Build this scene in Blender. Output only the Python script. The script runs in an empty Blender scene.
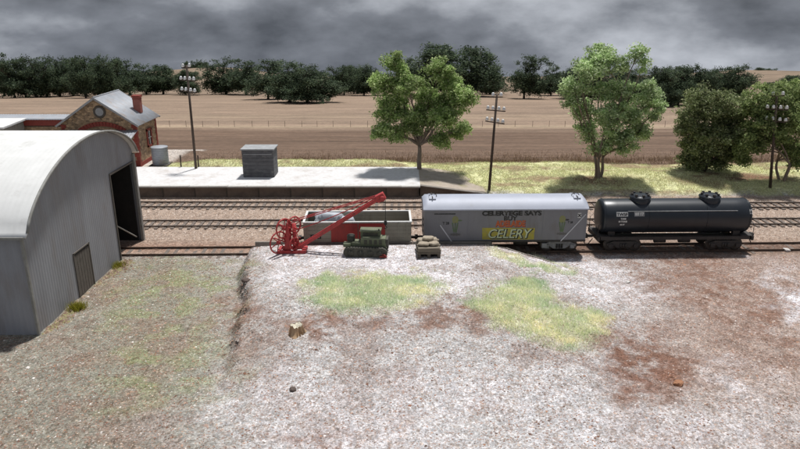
import bpy, math, random
import numpy as np
from mathutils import Vector, Matrix
R = math.radians
rng = np.random.default_rng(7)
random.seed(7)
sc = bpy.context.scene
col = sc.collection

# ------------------------------------------------------------------ camera
FPX, CX, CY, PITCH, CAMH = 668.0, 400.0, 224.5, R(18.1), 17.1
cam_d = bpy.data.cameras.new('camera')
cam = bpy.data.objects.new('camera', cam_d); col.objects.link(cam)
cam.location = (0, 0, CAMH)
cam.rotation_euler = (math.pi/2 - PITCH, 0, 0)
cam_d.sensor_width = 36; cam_d.lens = FPX/800*36
cam_d.clip_start = 0.5; cam_d.clip_end = 6000
sc.camera = cam

# ------------------------------------------------------------------ sky, sun, exposure
SUN_EL, SUN_AZ = R(71), R(24)          # azimuth: measured from +Y (behind the scene) towards +X
w = bpy.data.worlds.new('World'); sc.world = w; w.use_nodes = True
nt = w.node_tree; N = nt.nodes; L = nt.links
for n in list(N): N.remove(n)
out = N.new('ShaderNodeOutputWorld'); bg = N.new('ShaderNodeBackground')
sky = N.new('ShaderNodeTexSky'); sky.sky_type = 'NISHITA'; sky.sun_disc = False
sky.sun_elevation = SUN_EL; sky.sun_rotation = SUN_AZ
tc = N.new('ShaderNodeTexCoord')
mp = N.new('ShaderNodeMapping'); mp.inputs['Scale'].default_value = (1.0, 1.0, 2.1); mp.inputs['Location'].default_value = (2.6, 0.3, 0.9)
n1 = N.new('ShaderNodeTexNoise'); n1.inputs['Scale'].default_value = 3.4; n1.inputs['Detail'].default_value = 10; n1.inputs['Roughness'].default_value = 0.52; n1.inputs['Distortion'].default_value = 0.0
rp = N.new('ShaderNodeValToRGB')
e = rp.color_ramp.elements
e[0].position = 0.37; e[0].color = (0.075, 0.086, 0.108, 1)
e[1].position = 0.66; e[1].color = (0.56, 0.59, 0.65, 1)
x = rp.color_ramp.elements.new(0.48); x.color = (0.18, 0.197, 0.232, 1)
mulS = N.new('ShaderNodeVectorMath'); mulS.operation = 'SCALE'; mulS.inputs['Scale'].default_value = 0.08
mx = N.new('ShaderNodeMix'); mx.data_type = 'RGBA'; mx.inputs['Factor'].default_value = 0.93
L.new(tc.outputs['Generated'], mp.inputs['Vector']); L.new(mp.outputs['Vector'], n1.inputs['Vector'])
L.new(n1.outputs['Fac'], rp.inputs['Fac'])
L.new(sky.outputs['Color'], mulS.inputs[0])
L.new(mulS.outputs['Vector'], mx.inputs['A']); L.new(rp.outputs['Color'], mx.inputs['B'])
L.new(mx.outputs['Result'], bg.inputs['Color']); bg.inputs['Strength'].default_value = 1.0
L.new(bg.outputs['Background'], out.inputs['Surface'])

sd = bpy.data.lights.new('sun', 'SUN'); sun = bpy.data.objects.new('sun', sd); col.objects.link(sun)
sd.energy = 4.0; sd.angle = R(4.0); sd.color = (1.0, 0.98, 0.955)
tosun = Vector((math.sin(SUN_AZ)*math.cos(SUN_EL), math.cos(SUN_AZ)*math.cos(SUN_EL), math.sin(SUN_EL)))
sun.rotation_euler = tosun.to_track_quat('Z', 'Y').to_euler()
sun.location = (20, 60, 60)
sc.view_settings.view_transform = 'Standard'; sc.view_settings.look = 'None'
sc.view_settings.exposure = 0.16; sc.view_settings.gamma = 1.0; sc.view_settings.use_curve_mapping = False

# ------------------------------------------------------------------ pixel helpers (photo pixels 800x449)
def P(px, py, z=0.0):
    a = PITCH + math.atan((py-CY)/FPX)
    Y = (CAMH-z)/math.tan(a)
    d = Y*math.cos(PITCH) + (CAMH-z)*math.sin(PITCH)
    return Vector(((px-CX)/FPX*d, Y, z))
def PZ(py, Y):
    return CAMH - Y*math.tan(PITCH + math.atan((py-CY)/FPX))
def project(X, Y, Z):
    dz = CAMH - Z
    d = Y*math.cos(PITCH) + dz*math.sin(PITCH)
    v = -Y*math.sin(PITCH) + dz*math.cos(PITCH)
    return CX + FPX*X/d, CY + FPX*v/d

# ------------------------------------------------------------------ numpy noise
def vnoise(x, y, seed=0):
    x = np.asarray(x, float); y = np.asarray(y, float)
    xi = np.floor(x).astype(np.int64); yi = np.floor(y).astype(np.int64)
    xf = x-xi; yf = y-yi
    def h(a, b):
        n = (a*374761393 + b*668265263 + seed*1442695041) & 0x7fffffff
        n = ((n ^ (n >> 13))*1274126177) & 0x7fffffff
        n = (n ^ (n >> 16)) & 0xffff
        return n/65535.0
    u = xf*xf*(3-2*xf); v = yf*yf*(3-2*yf)
    return (h(xi,yi)*(1-u)+h(xi+1,yi)*u)*(1-v) + (h(xi,yi+1)*(1-u)+h(xi+1,yi+1)*u)*v
def fbm(x, y, seed=0, o=4):
    s = 0; a = 0.5; t = 0
    for i in range(o):
        s = s + a*vnoise(x*2**i, y*2**i, seed+i*17); t += a; a *= 0.5
    return s/t
def sst(a, b, x):
    t = np.clip((np.asarray(x, float)-a)/(b-a), 0, 1)
    return t*t*(3-2*t)

# ------------------------------------------------------------------ materials
MATS = {}
def lin(c):
    return tuple(((v/255)/12.92 if v/255 <= 0.04045 else (((v/255)+0.055)/1.055)**2.4) for v in c)
def mat(name, c1, c2=None, scale=3.0, rough=0.75, metal=0.0, bump=0.0, bscale=40.0, stretch=(1,1,1), dirt=None, dscale=1.2, dlo=0.52, dhi=0.72, spec=0.5):
    """two colours broken up by noise, optional dirt stains, fine relief"""
    m = bpy.data.materials.new(name); m.use_nodes = True
    t = m.node_tree; B = t.nodes['Principled BSDF']
    B.inputs['Roughness'].default_value = rough; B.inputs['Metallic'].default_value = metal
    B.inputs['Specular IOR Level'].default_value = spec
    c2 = c2 or tuple(v*0.75 for v in c1)
    tc = t.nodes.new('ShaderNodeTexCoord'); mp = t.nodes.new('ShaderNodeMapping'); mp.inputs['Scale'].default_value = stretch
    t.links.new(tc.outputs['Object'], mp.inputs['Vector'])
    n = t.nodes.new('ShaderNodeTexNoise'); n.inputs['Scale'].default_value = scale; n.inputs['Detail'].default_value = 8; n.inputs['Roughness'].default_value = 0.65
    t.links.new(mp.outputs['Vector'], n.inputs['Vector'])
    r = t.nodes.new('ShaderNodeMapRange'); r.inputs['From Min'].default_value = 0.32; r.inputs['From Max'].default_value = 0.68
    t.links.new(n.outputs['Fac'], r.inputs['Value'])
    mx = t.nodes.new('ShaderNodeMix'); mx.data_type = 'RGBA'
    mx.inputs['A'].default_value = (*c1, 1); mx.inputs['B'].default_value = (*c2, 1)
    t.links.new(r.outputs['Result'], mx.inputs['Factor'])
    last = mx.outputs['Result']
    if dirt:
        n2 = t.nodes.new('ShaderNodeTexNoise'); n2.inputs['Scale'].default_value = dscale; n2.inputs['Detail'].default_value = 10; n2.inputs['Roughness'].default_value = 0.7
        t.links.new(mp.outputs['Vector'], n2.inputs['Vector'])
        r2 = t.nodes.new('ShaderNodeMapRange'); r2.inputs['From Min'].default_value = dlo; r2.inputs['From Max'].default_value = dhi
        t.links.new(n2.outputs['Fac'], r2.inputs['Value'])
        m2 = t.nodes.new('ShaderNodeMix'); m2.data_type = 'RGBA'; m2.inputs['B'].default_value = (*dirt, 1)
        t.links.new(last, m2.inputs['A']); t.links.new(r2.outputs['Result'], m2.inputs['Factor'])
        last = m2.outputs['Result']
    t.links.new(last, B.inputs['Base Color'])
    if bump:
        n3 = t.nodes.new('ShaderNodeTexNoise'); n3.inputs['Scale'].default_value = bscale; n3.inputs['Detail'].default_value = 4
        t.links.new(mp.outputs['Vector'], n3.inputs['Vector'])
        b = t.nodes.new('ShaderNodeBump'); b.inputs['Strength'].default_value = bump; b.inputs['Distance'].default_value = 0.03
        t.links.new(n3.outputs['Fac'], b.inputs['Height']); t.links.new(b.outputs['Normal'], B.inputs['Normal'])
    MATS[name] = m
    return m
def attr_mat(name, attr, rough=0.9, transl=0.0, bump=0.0, noise=0.0, nscale=30.0):
    """colour carried by the pieces themselves (every stone / leaf its own tone)"""
    m = bpy.data.materials.new(name); m.use_nodes = True
    t = m.node_tree; B = t.nodes['Principled BSDF']; B.inputs['Roughness'].default_value = rough
    B.inputs['Specular IOR Level'].default_value = 0.25
    a = t.nodes.new('ShaderNodeAttribute'); a.attribute_name = attr
    src = a.outputs['Color']
    if noise:
        tc = t.nodes.new('ShaderNodeTexCoord'); n = t.nodes.new('ShaderNodeTexNoise'); n.inputs['Scale'].default_value = nscale; n.inputs['Detail'].default_value = 6
        n.inputs['Roughness'].default_value = 0.7
        t.links.new(tc.outputs['Object'], n.inputs['Vector'])
        r = t.nodes.new('ShaderNodeMapRange'); r.inputs['From Min'].default_value = 0.3; r.inputs['From Max'].default_value = 0.7
        r.inputs['To Min'].default_value = 1-noise; r.inputs['To Max'].default_value = 1+noise
        t.links.new(n.outputs['Fac'], r.inputs['Value'])
        s = t.nodes.new('ShaderNodeVectorMath'); s.operation = 'SCALE'
        t.links.new(src, s.inputs[0]); t.links.new(r.outputs['Result'], s.inputs['Scale']); src = s.outputs['Vector']
        if bump:
            b = t.nodes.new('ShaderNodeBump'); b.inputs['Strength'].default_value = bump; b.inputs['Distance'].default_value = 0.05
            t.links.new(n.outputs['Fac'], b.inputs['Height']); t.links.new(b.outputs['Normal'], B.inputs['Normal'])
    t.links.new(src, B.inputs['Base Color'])
    if transl:
        tr = t.nodes.new('ShaderNodeBsdfTranslucent'); ms = t.nodes.new('ShaderNodeMixShader'); ms.inputs['Fac'].default_value = transl
        t.links.new(src, tr.inputs['Color'])
        o = t.nodes['Material Output']
        t.links.new(B.outputs['BSDF'], ms.inputs[1]); t.links.new(tr.outputs['BSDF'], ms.inputs[2]); t.links.new(ms.outputs['Shader'], o.inputs['Surface'])
    return m

M = {}
M['zinc_white'] = mat('pale_roof_iron', (.72,.72,.70), (.62,.62,.60), 0.8, .6, 0, .05, 30, (1,1,1), (.42,.41,.38), 0.5, .56, .8)
M['shed_iron'] = mat('grey_shed_iron', (.30,.31,.335), (.235,.24,.26), 0.7, .6, 0, .06, 25, (1,1,.3), (.21,.185,.17), 0.5, .5, .78)
M['shed_trim'] = mat('shed_trim', (.30,.30,.28), (.20,.19,.17), 2, .7)
M['door_wood'] = mat('old_door_wood', (.16,.14,.12), (.09,.08,.07), 2.5, .85, 0, .2, 30, (1,6,1))
M['roof_grey'] = mat('grey_roof_iron', (.36,.38,.41), (.27,.285,.31), 1.2, .5, 0, .05, 30, dirt=(.30,.24,.2), dscale=.8)
M['red_brick'] = mat('red_brick', (.30,.055,.035), (.21,.04,.028), 5, .8, 0, .2, 30)
M['chimney'] = mat('chimney_brick', (.36,.13,.10), (.26,.085,.065), 4, .85, 0, .2, 30)
M['red_fascia'] = mat('red_fascia_paint', (.27,.045,.03), (.2,.035,.025), 3, .6)
M['plank_grey'] = mat('grey_plank', (.28,.26,.22), (.17,.155,.135), 2, .85, 0, .15, 30, (1,1,.4))
M['glass'] = mat('dark_glass', (.03,.035,.04), (.02,.02,.025), 3, .12)
M['vent_grey'] = mat('vent_grey', (.34,.34,.33), (.26,.26,.26), 4, .7)
M['platform_top'] = mat('platform_gravel', (.70,.69,.69), (.58,.565,.55), 3.5, .95, 0, .6, 14, (1,1,1), (.42,.37,.33), .6, .5, .78)
M['coping'] = mat('coping_stone', (.58,.57,.54), (.46,.44,.41), 2, .85, 0, .2, 20)
M['platform_face'] = mat('platform_face', (.20,.155,.12), (.13,.10,.08), 1.2, .9, 0, .3, 20, (1,1,1), (.08,.07,.06), .8)
M['hut'] = mat('weathered_hut_boards', (.13,.13,.135), (.075,.075,.08), 1.6, .85, 0, .25, 20, (1,1,2), (.24,.23,.22), 1.3, .55, .75)
M['hut_top'] = mat('hut_top', (.36,.37,.38), (.24,.25,.25), 1.6, .6, 0, .1, 20)
M['rail'] = mat('rusty_rail', (.13,.085,.06), (.09,.06,.045), 4, .6, .2)
M['rail_head'] = mat('rail_head', (.34,.31,.28), (.22,.19,.17), 3, .35, .7)
M['sleeper'] = mat('old_sleeper', (.115,.09,.075), (.20,.165,.14), 1.5, .9, 0, .2, 25, (1,1,1))
M['van_grey'] = mat('van_side_grey', (.195,.197,.212), (.165,.165,.178), 0.9, .5, 0, .02, 20, (1,1,.3), (.135,.115,.10), .7, .54, .8)
M['van_roof'] = mat('van_roof_silver', (.38,.405,.475), (.33,.35,.41), .7, .55, .05, .02, 20, dirt=(.3,.29,.28), dscale=.6, dlo=.6, dhi=.85)
M['underframe'] = mat('dark_underframe', (.028,.026,.025), (.05,.042,.037), 3, .75)
M['bogie_grey'] = mat('bogie_grey', (.26,.265,.27), (.17,.17,.17), 4, .6)
M['wheel'] = mat('wheel_steel', (.09,.075,.065), (.05,.045,.04), 4, .5, .4)
M['strap'] = mat('silver_strap', (.50,.52,.56), (.42,.43,.46), 4, .4, .3)
M['black_tank'] = mat('black_tank_paint', (.011,.015,.021), (.015,.019,.025), 1.0, .36, 0, .02, 15, dirt=(.026,.029,.033), dscale=1.0, dlo=.55, dhi=.85)
M['white'] = mat('white_paint', (.72,.72,.70), (.6,.6,.58), 4, .6)
M['letter_black'] = mat('black_lettering', (.012,.012,.012), (.016,.016,.016), 5, .6, dirt=(.17,.165,.165), dscale=3.5, dlo=.5, dhi=.8)
M['letter_white'] = mat('white_lettering', (.62,.62,.60), (.5,.5,.48), 6, .6)
M['letter_green'] = mat('pale_green_lettering', (.60,.66,.45), (.5,.58,.36), 6, .6, dirt=(.17,.165,.165), dscale=3.5, dlo=.5, dhi=.8)
M['orange'] = mat('orange_print', (.50,.12,.03), (.42,.09,.03), 6, .6, dirt=(.17,.165,.165), dscale=3.5, dlo=.5, dhi=.8)
M['orange_red'] = mat('red_print', (.26,.035,.02), (.22,.03,.02), 6, .6)
M['yellow'] = mat('yellow_print', (.46,.37,.03), (.33,.31,.06), 5, .6, dirt=(.17,.165,.165), dscale=3.5, dlo=.5, dhi=.8)
M['leaf_print'] = mat('green_print', (.11,.165,.08), (.09,.13,.07), 6, .6, dirt=(.17,.165,.165), dscale=3.5, dlo=.5, dhi=.8)
M['yolk_print'] = mat('yellow_green_print', (.24,.24,.08), (.19,.20,.08), 6, .6, dirt=(.17,.165,.165), dscale=3.5, dlo=.5, dhi=.8)
M['olive_wagon'] = mat('drab_wagon_paint', (.30,.285,.23), (.24,.225,.18), 1.3, .8, 0, .1, 25, (1,1,.4), (.12,.10,.08), 1.0, .55, .8)
M['wagon_in'] = mat('wagon_inside', (.26,.23,.20), (.18,.155,.135), 2, .9)
M['red_door'] = mat('red_door_paint', (.36,.035,.028), (.27,.028,.024), 2, .6, dirt=(.16,.04,.03), dscale=1.5)
M['crane_red'] = mat('crane_red', (.50,.045,.045), (.33,.035,.035), 4, .55, dirt=(.11,.03,.028), dscale=2.6, dlo=.52, dhi=.75)
M['rope'] = mat('black_rope', (.03,.028,.028), (.02,.02,.02), 5, .8)
M['tractor'] = mat('olive_green_paint', (.16,.18,.105), (.10,.115,.07), 3, .7, 0, .2, 20, dirt=(.20,.17,.13), dscale=3.5, dlo=.52, dhi=.75)
M['tractor_dark'] = mat('dark_olive', (.04,.042,.034), (.085,.08,.062), 4, .8, 0, .3, 20)
M['timber'] = mat('weathered_timber', (.22,.185,.14), (.12,.10,.075), 3, .85, 0, .2, 30, (.4,3,3))
M['timber_dark'] = mat('dark_timber', (.11,.09,.07), (.07,.06,.05), 3, .9, 0, .2, 30)
M['sack'] = mat('hessian_sack', (.42,.355,.27), (.24,.20,.15), 3, .95, 0, .4, 40)
M['tarp'] = mat('pale_tarpaulin', (.50,.52,.55), (.38,.41,.45), 2, .7)
M['edging'] = mat('bank_edging_timber', (.26,.23,.20), (.17,.15,.13), 1.5, .9, 0, .3, 20)
M['pole'] = mat('telegraph_pole_wood', (.085,.06,.045), (.055,.04,.03), 3, .85)
M['insulator'] = mat('white_porcelain', (.82,.82,.80), (.76,.76,.74), 3, .25)
M['bark'] = mat('pale_gum_bark', (.30,.24,.185), (.17,.13,.10), 2.5, .9, 0, .4, 12, (1,1,.4))
M['bark_dark'] = mat('dark_bark', (.075,.058,.045), (.045,.036,.03), 2.5, .95, 0, .3, 12)
M['stump_side'] = mat('stump_bark', (.52,.36,.22), (.36,.23,.13), 4, .9, 0, .5, 20, (1,1,.3))
M['stump_top'] = mat('stump_cut', (.66,.62,.50), (.52,.48,.38), 5, .85)
M['rock_orange'] = mat('orange_rock', (.36,.175,.09), (.26,.12,.065), 5, .9, 0, .5, 20)
M['rock_dark'] = mat('dark_rock', (.13,.095,.08), (.08,.06,.05), 5, .9, 0, .5, 20)
M['rock_white'] = mat('white_rock', (.6,.58,.55), (.5,.47,.44), 5, .9, 0, .5, 20)
M['rock_red'] = mat('red_rock', (.24,.10,.065), (.17,.075,.05), 5, .9, 0, .5, 20)
M['ground'] = attr_mat('gravelly_soil', 'tone', .95, 0, 1.0, .42, 9.0)
M['stone'] = attr_mat('loose_stones', 'tone', .9)
M['grass'] = attr_mat('grass_blades', 'tone', .85, .3)
M['leaf'] = attr_mat('leaves', 'tone', .7, .42)
def add_grit(m, scale, amp, brown):
    t = m.node_tree; B = t.nodes['Principled BSDF']; src = B.inputs['Base Color'].links[0].from_socket
    tc = t.nodes.new('ShaderNodeTexCoord')
    last = src
    for sc_, am in ((scale, amp), (scale*.45, amp*.7)):
        v = t.nodes.new('ShaderNodeTexVoronoi'); v.inputs['Scale'].default_value = sc_; t.links.new(tc.outputs['Object'], v.inputs['Vector'])
        sp = t.nodes.new('ShaderNodeSeparateColor'); t.links.new(v.outputs['Color'], sp.inputs['Color'])
        r = t.nodes.new('ShaderNodeMapRange'); r.inputs['To Min'].default_value = 1-am; r.inputs['To Max'].default_value = 1+am
        t.links.new(sp.outputs['Red'], r.inputs['Value'])
        s_ = t.nodes.new('ShaderNodeVectorMath'); s_.operation = 'SCALE'; t.links.new(last, s_.inputs[0]); t.links.new(r.outputs['Result'], s_.inputs['Scale'])
        g = t.nodes.new('ShaderNodeMath'); g.operation = 'LESS_THAN'; g.inputs[1].default_value = .16; t.links.new(sp.outputs['Green'], g.inputs[0])
        gm = t.nodes.new('ShaderNodeMath'); gm.operation = 'MULTIPLY'; gm.inputs[1].default_value = .7; t.links.new(g.outputs[0], gm.inputs[0])
        mu = t.nodes.new('ShaderNodeMix'); mu.data_type = 'RGBA'; mu.blend_type = 'MULTIPLY'; mu.inputs['B'].default_value = (*brown,1)
        t.links.new(gm.outputs[0], mu.inputs['Factor']); t.links.new(s_.outputs['Vector'], mu.inputs['A']); last = mu.outputs['Result']
    t.links.new(last, B.inputs['Base Color'])
add_grit(M['ground'], 15.0, .26, (.68,.60,.53))
def field_mat():
    m = mat('ploughed_field_rows', (.185,.135,.105), (.135,.098,.078), 1.0, .95, 0, .3, 3, (.05,.55,1))
    return m

# ------------------------------------------------------------------ mesh builder
class MB:
    def __init__(s): s.v = []; s.f = []
    def add(s, vs, fs):
        o = len(s.v); s.v += [tuple(p) for p in vs]; s.f += [tuple(i+o for i in f) for f in fs]; return s
    def box(s, c, d, rz=0, rx=0, ry=0, bevel=0.0):
        hx, hy, hz = d[0]/2, d[1]/2, d[2]/2
        m = Matrix.Rotation(rz, 3, 'Z') @ Matrix.Rotation(ry, 3, 'Y') @ Matrix.Rotation(rx, 3, 'X')
        c = Vector(c)
        vs = [c + m @ Vector((sx*hx, sy*hy, sz*hz)) for sz in (-1,1) for sx, sy in ((-1,-1),(1,-1),(1,1),(-1,1))]
        return s.add(vs, [(3,2,1,0),(4,5,6,7),(0,1,5,4),(1,2,6,5),(2,3,7,6),(3,0,4,7)])
    def cyl(s, a, b, r, r2=None, n=10, cap=True):
        a = Vector(a); b = Vector(b); r2 = r if r2 is None else r2
        ax = (b-a).normalized(); up = Vector((0,0,1)) if abs(ax.z) < .95 else Vector((1,0,0))
        u = ax.cross(up).normalized(); v = u.cross(ax)
        vs = [a+(u*math.cos(2*math.pi*i/n)+v*math.sin(2*math.pi*i/n))*r for i in range(n)]
        vs += [b+(u*math.cos(2*math.pi*i/n)+v*math.sin(2*math.pi*i/n))*r2 for i in range(n)]
        fs = [(i,(i+1)%n,n+(i+1)%n,n+i) for i in range(n)]
        fs = [tuple(reversed(f)) for f in fs]
        if cap: fs += [tuple(range(n)), tuple(reversed(range(n,2*n)))]
        return s.add(vs, fs)
    def tube(s, pts, rad, n=8):
        pts = [Vector(p) for p in pts]
        if not hasattr(rad, '__len__'): rad = [rad]*len(pts)
        vs = []; fs = []
        for k, p in enumerate(pts):
            ax = (pts[min(k+1,len(pts)-1)]-pts[max(k-1,0)]).normalized()
            up = Vector((0,0,1)) if abs(ax.z) < .9 else Vector((1,0,0))
            u = ax.cross(up).normalized(); v = u.cross(ax)
            vs += [p+(u*math.cos(2*math.pi*i/n)+v*math.sin(2*math.pi*i/n))*rad[k] for i in range(n)]
        for k in range(len(pts)-1):
            for i in range(n):
                fs.append((k*n+i, (k+1)*n+i, (k+1)*n+(i+1)%n, k*n+(i+1)%n))
        fs += [tuple(range(n)), tuple(reversed(range((len(pts)-1)*n, len(pts)*n)))]
        return s.add(vs, fs)
    def lathe(s, prof, origin=(0,0,0), n=20, axis='z'):
        """prof = [(r, h), ...]"""
        vs = []; fs = []; o = Vector(origin)
        for r, h in prof:
            for i in range(n):
                a = 2*math.pi*i/n; p = (r*math.cos(a), r*math.sin(a), h)
                if axis == 'x': p = (h, p[0], p[1])
                if axis == 'y': p = (p[1], h, p[0])
                vs.append(o+Vector(p))
        for k in range(len(prof)-1):
            for i in range(n):
                fs.append((k*n+i, k*n+(i+1)%n, (k+1)*n+(i+1)%n, (k+1)*n+i))
        fs += [tuple(reversed(range(n))), tuple(range((len(prof)-1)*n, len(prof)*n))]
        return s.add(vs, fs)
    def prism(s, poly, axis, a, b):
        """poly in the two other axes (x:(y,z) y:(x,z) z:(x,y)), pushed from a to b"""
        n = len(poly)
        def pt(p, t): return {'x': (t,p[0],p[1]), 'y': (p[0],t,p[1]), 'z': (p[0],p[1],t)}[axis]
        vs = [pt(p,a) for p in poly] + [pt(p,b) for p in poly]
        return s.add(vs, [(i,(i+1)%n,n+(i+1)%n,n+i) for i in range(n)] + [tuple(reversed(range(n))), tuple(range(n,2*n))])
    def grid(s, fn, nu, nv):
        vs = [fn(i/nu, j/nv) for i in range(nu+1) for j in range(nv+1)]
        fs = [(i*(nv+1)+j, (i+1)*(nv+1)+j, (i+1)*(nv+1)+j+1, i*(nv+1)+j+1) for i in range(nu) for j in range(nv)]
        return s.add(vs, fs)
    def ring(s, c, rmaj, rmin, axis='y', n=24, k=6):
        c = Vector(c); vs = []; fs = []
        for i in range(n):
            a = 2*math.pi*i/n
            for j in range(k):
                b = 2*math.pi*j/k; rr = rmaj+rmin*math.cos(b); h = rmin*math.sin(b)
                p = (rr*math.cos(a), h, rr*math.sin(a)) if axis == 'y' else ((h, rr*math.cos(a), rr*math.sin(a)) if axis == 'x' else (rr*math.cos(a), rr*math.sin(a), h))
                vs.append(c+Vector(p))
        for i in range(n):
            for j in range(k):
                fs.append((i*k+j, ((i+1)%n)*k+j, ((i+1)%n)*k+(j+1)%k, i*k+(j+1)%k))
        return s.add(vs, fs)
    def mesh(s, name, m, smooth=False):
        me = bpy.data.meshes.new(name); me.from_pydata(s.v, [], s.f); me.update()
        if m: me.materials.append(m)
        if smooth: me.shade_smooth()
        return me
    def build(s, name, m, parent=None, smooth=False, bevel=0.0, fix=True, auto=None):
        me = s.mesh(name, m, smooth)
        if fix:
            import bmesh
            bm = bmesh.new(); bm.from_mesh(me); bmesh.ops.recalc_face_normals(bm, faces=bm.faces); bm.to_mesh(me); bm.free()
        o = bpy.data.objects.new(name, me); col.objects.link(o); o.parent = parent
        if bevel:
            b = o.modifiers.new('bevel', 'BEVEL'); b.width = bevel; b.segments = 2; b.limit_method = 'ANGLE'; b.angle_limit = R(40)
        if auto is not None:
            sharp_by_angle(me, auto)
        return o
def sharp_by_angle(me, ang):
    me.shade_smooth()
    try: me.set_sharp_from_angle(angle=R(ang))
    except Exception: pass
def tag(o, label=None, cat=None, group=None, kind=None):
    if label: o['label'] = label
    if cat: o['category'] = cat
    if group: o['group'] = group
    if kind: o['kind'] = kind
    return o
def empty(name, loc=(0,0,0), rz=0.0, label=None, cat=None, group=None):
    o = bpy.data.objects.new(name, None); col.objects.link(o); o.location = loc; o.rotation_euler = (0,0,rz)
    o.empty_display_size = .3
    return tag(o, label, cat, group)
def link(name, me, parent=None, loc=(0,0,0), rot=(0,0,0), scale=None):
    o = bpy.data.objects.new(name, me); col.objects.link(o); o.parent = parent; o.location = loc; o.rotation_euler = rot
    if scale: o.scale = scale
    return o
def copy_tree(o, parent=None):
    c = o.copy(); col.objects.link(c); c.parent = parent
    for ch in list(o.children): copy_tree(ch, c)
    return c
def np_mesh(name, V, F, m, tones=None, smooth=False):
    """V (n,3), F (k,3 or 4) arrays; tones (n,3) per-vertex colour"""
    me = bpy.data.meshes.new(name)
    V = np.ascontiguousarray(V, np.float32); F = np.ascontiguousarray(F, np.int32)
    me.vertices.add(len(V)); me.vertices.foreach_set('co', V.ravel())
    k = F.shape[1]
    me.loops.add(F.size); me.loops.foreach_set('vertex_index', F.ravel())
    me.polygons.add(len(F)); me.polygons.foreach_set('loop_start', np.arange(0, F.size, k, dtype=np.int32))
    if tones is not None:
        a = me.attributes.new('tone', 'FLOAT_COLOR', 'POINT')
        c = np.ones((len(V),4), np.float32); c[:,:3] = tones; a.data.foreach_set('color', c.ravel())
    me.update(calc_edges=True); me.validate()
    if m: me.materials.append(m)
    if smooth: me.shade_smooth()
    return me
def text_mesh(name, s, size, m, parent, x, z, y, align='CENTER', sx=1.0, bold=0.0, shear=0.0, depth=0.004):
    """lettering lying on a side that faces the camera (-y); x,z baseline centre, y its plane"""
    cu = bpy.data.curves.new(name, 'FONT'); cu.body = s; cu.size = size; cu.align_x = align; cu.extrude = depth/2; cu.offset = bold; cu.shear = shear
    cu.resolution_u = 3
    t = bpy.data.objects.new('tmp', cu); col.objects.link(t)
    dg = bpy.context.evaluated_depsgraph_get(); dg.update()
    me = bpy.data.meshes.new_from_object(t.evaluated_get(dg))
    bpy.data.objects.remove(t)
    for v in me.vertices:
        a = v.co.copy(); v.co = (x+a.x*sx, y-a.z, z+a.y)
    me.name = name; me.materials.clear(); me.materials.append(m); me.update()
    return link(name, me, parent)

# ================================================================== THE SETTING: ground
BANK_Z = 1.12
def bank_edge(X):                     # far (track side) edge of the loading bank
    return np.where(X < 6.2, 44.55 + (X+10.7)*0.004, 44.62 - (X-6.2)*0.55)
def height(X, Y):
    X = np.asarray(X, float); Y = np.asarray(Y, float)
    n = (fbm(X*.22, Y*.22, 3, 4)-.5)*.30 + (fbm(X*1.3, Y*1.3, 9, 3)-.5)*.12
    h = n*sst(44, 40, Y) + (fbm(X*1.5, Y*1.5, 9, 3)-.5)*.05
    # loading bank
    eo = -10.75 + (44.6-Y)*.15 + (fbm(Y*.6, X*0, 5)-.5)*1.1 + (fbm(Y*2.2, X*.7, 6)-.5)*.4
    lft = sst(eo-.35, eo+.5, X)*.85 + .15*sst(eo, eo+2.5, X)
    rgt = sst(15.5, 5.5, X)
    near = sst(24, 36, Y)
    far = sst(0.0, -0.25, Y-bank_edge(X))
    h = h + BANK_Z*lft*rgt*near*far*(1+ .0*n)
    # main line formation
    h = h - .03*sst(49.5, 51, Y)*sst(61, 60, Y)
    # country behind the line
    beh = sst(60.4, 64.5, Y)*.62 + sst(63, 70, Y)*.35
    beh = beh + .55*sst(-25, -20, X)*sst(3, -3, X)*np.exp(-((Y-69.9)/1.0)**2)
    beh = beh + (fbm(X*.12+4, Y*.3, 21, 3)-.5)*.55*sst(61, 66, Y)*sst(2, 8, X)
    h = h + beh
    drop = np.clip(Y-70.5, 0, None)*.0931
    plateau = sst(-20, -24, X)*sst(81, 77, Y)
    h = h - drop*(1-plateau)
    fz = .97 - (Y-70.5)*.0931; k = sst(73, 80, Y)*(1-plateau); h = h*(1-k)+fz*k
    under = sst(1.6, .6, X)*sst(60.6, 61.2, Y)*sst(68.6, 68.0, Y)   # soil kept below the platform deck
    h = h - .45*under*sst(60.6,64,Y)
    return h
def ell(px, py, cx, cy, rx, ry, rot=0.0, soft=.55):
    a = R(rot); dx = px-cx; dy = py-cy
    u = (dx*math.cos(a)+dy*math.sin(a))/rx; v = (-dx*math.sin(a)+dy*math.cos(a))/ry
    return sst(1.0+soft*.5, 1.0-soft, np.sqrt(u*u+v*v))
NOISE_E = lambda X, Y: (fbm(X*.6, Y*.6, 31, 5)-.5)
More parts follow.
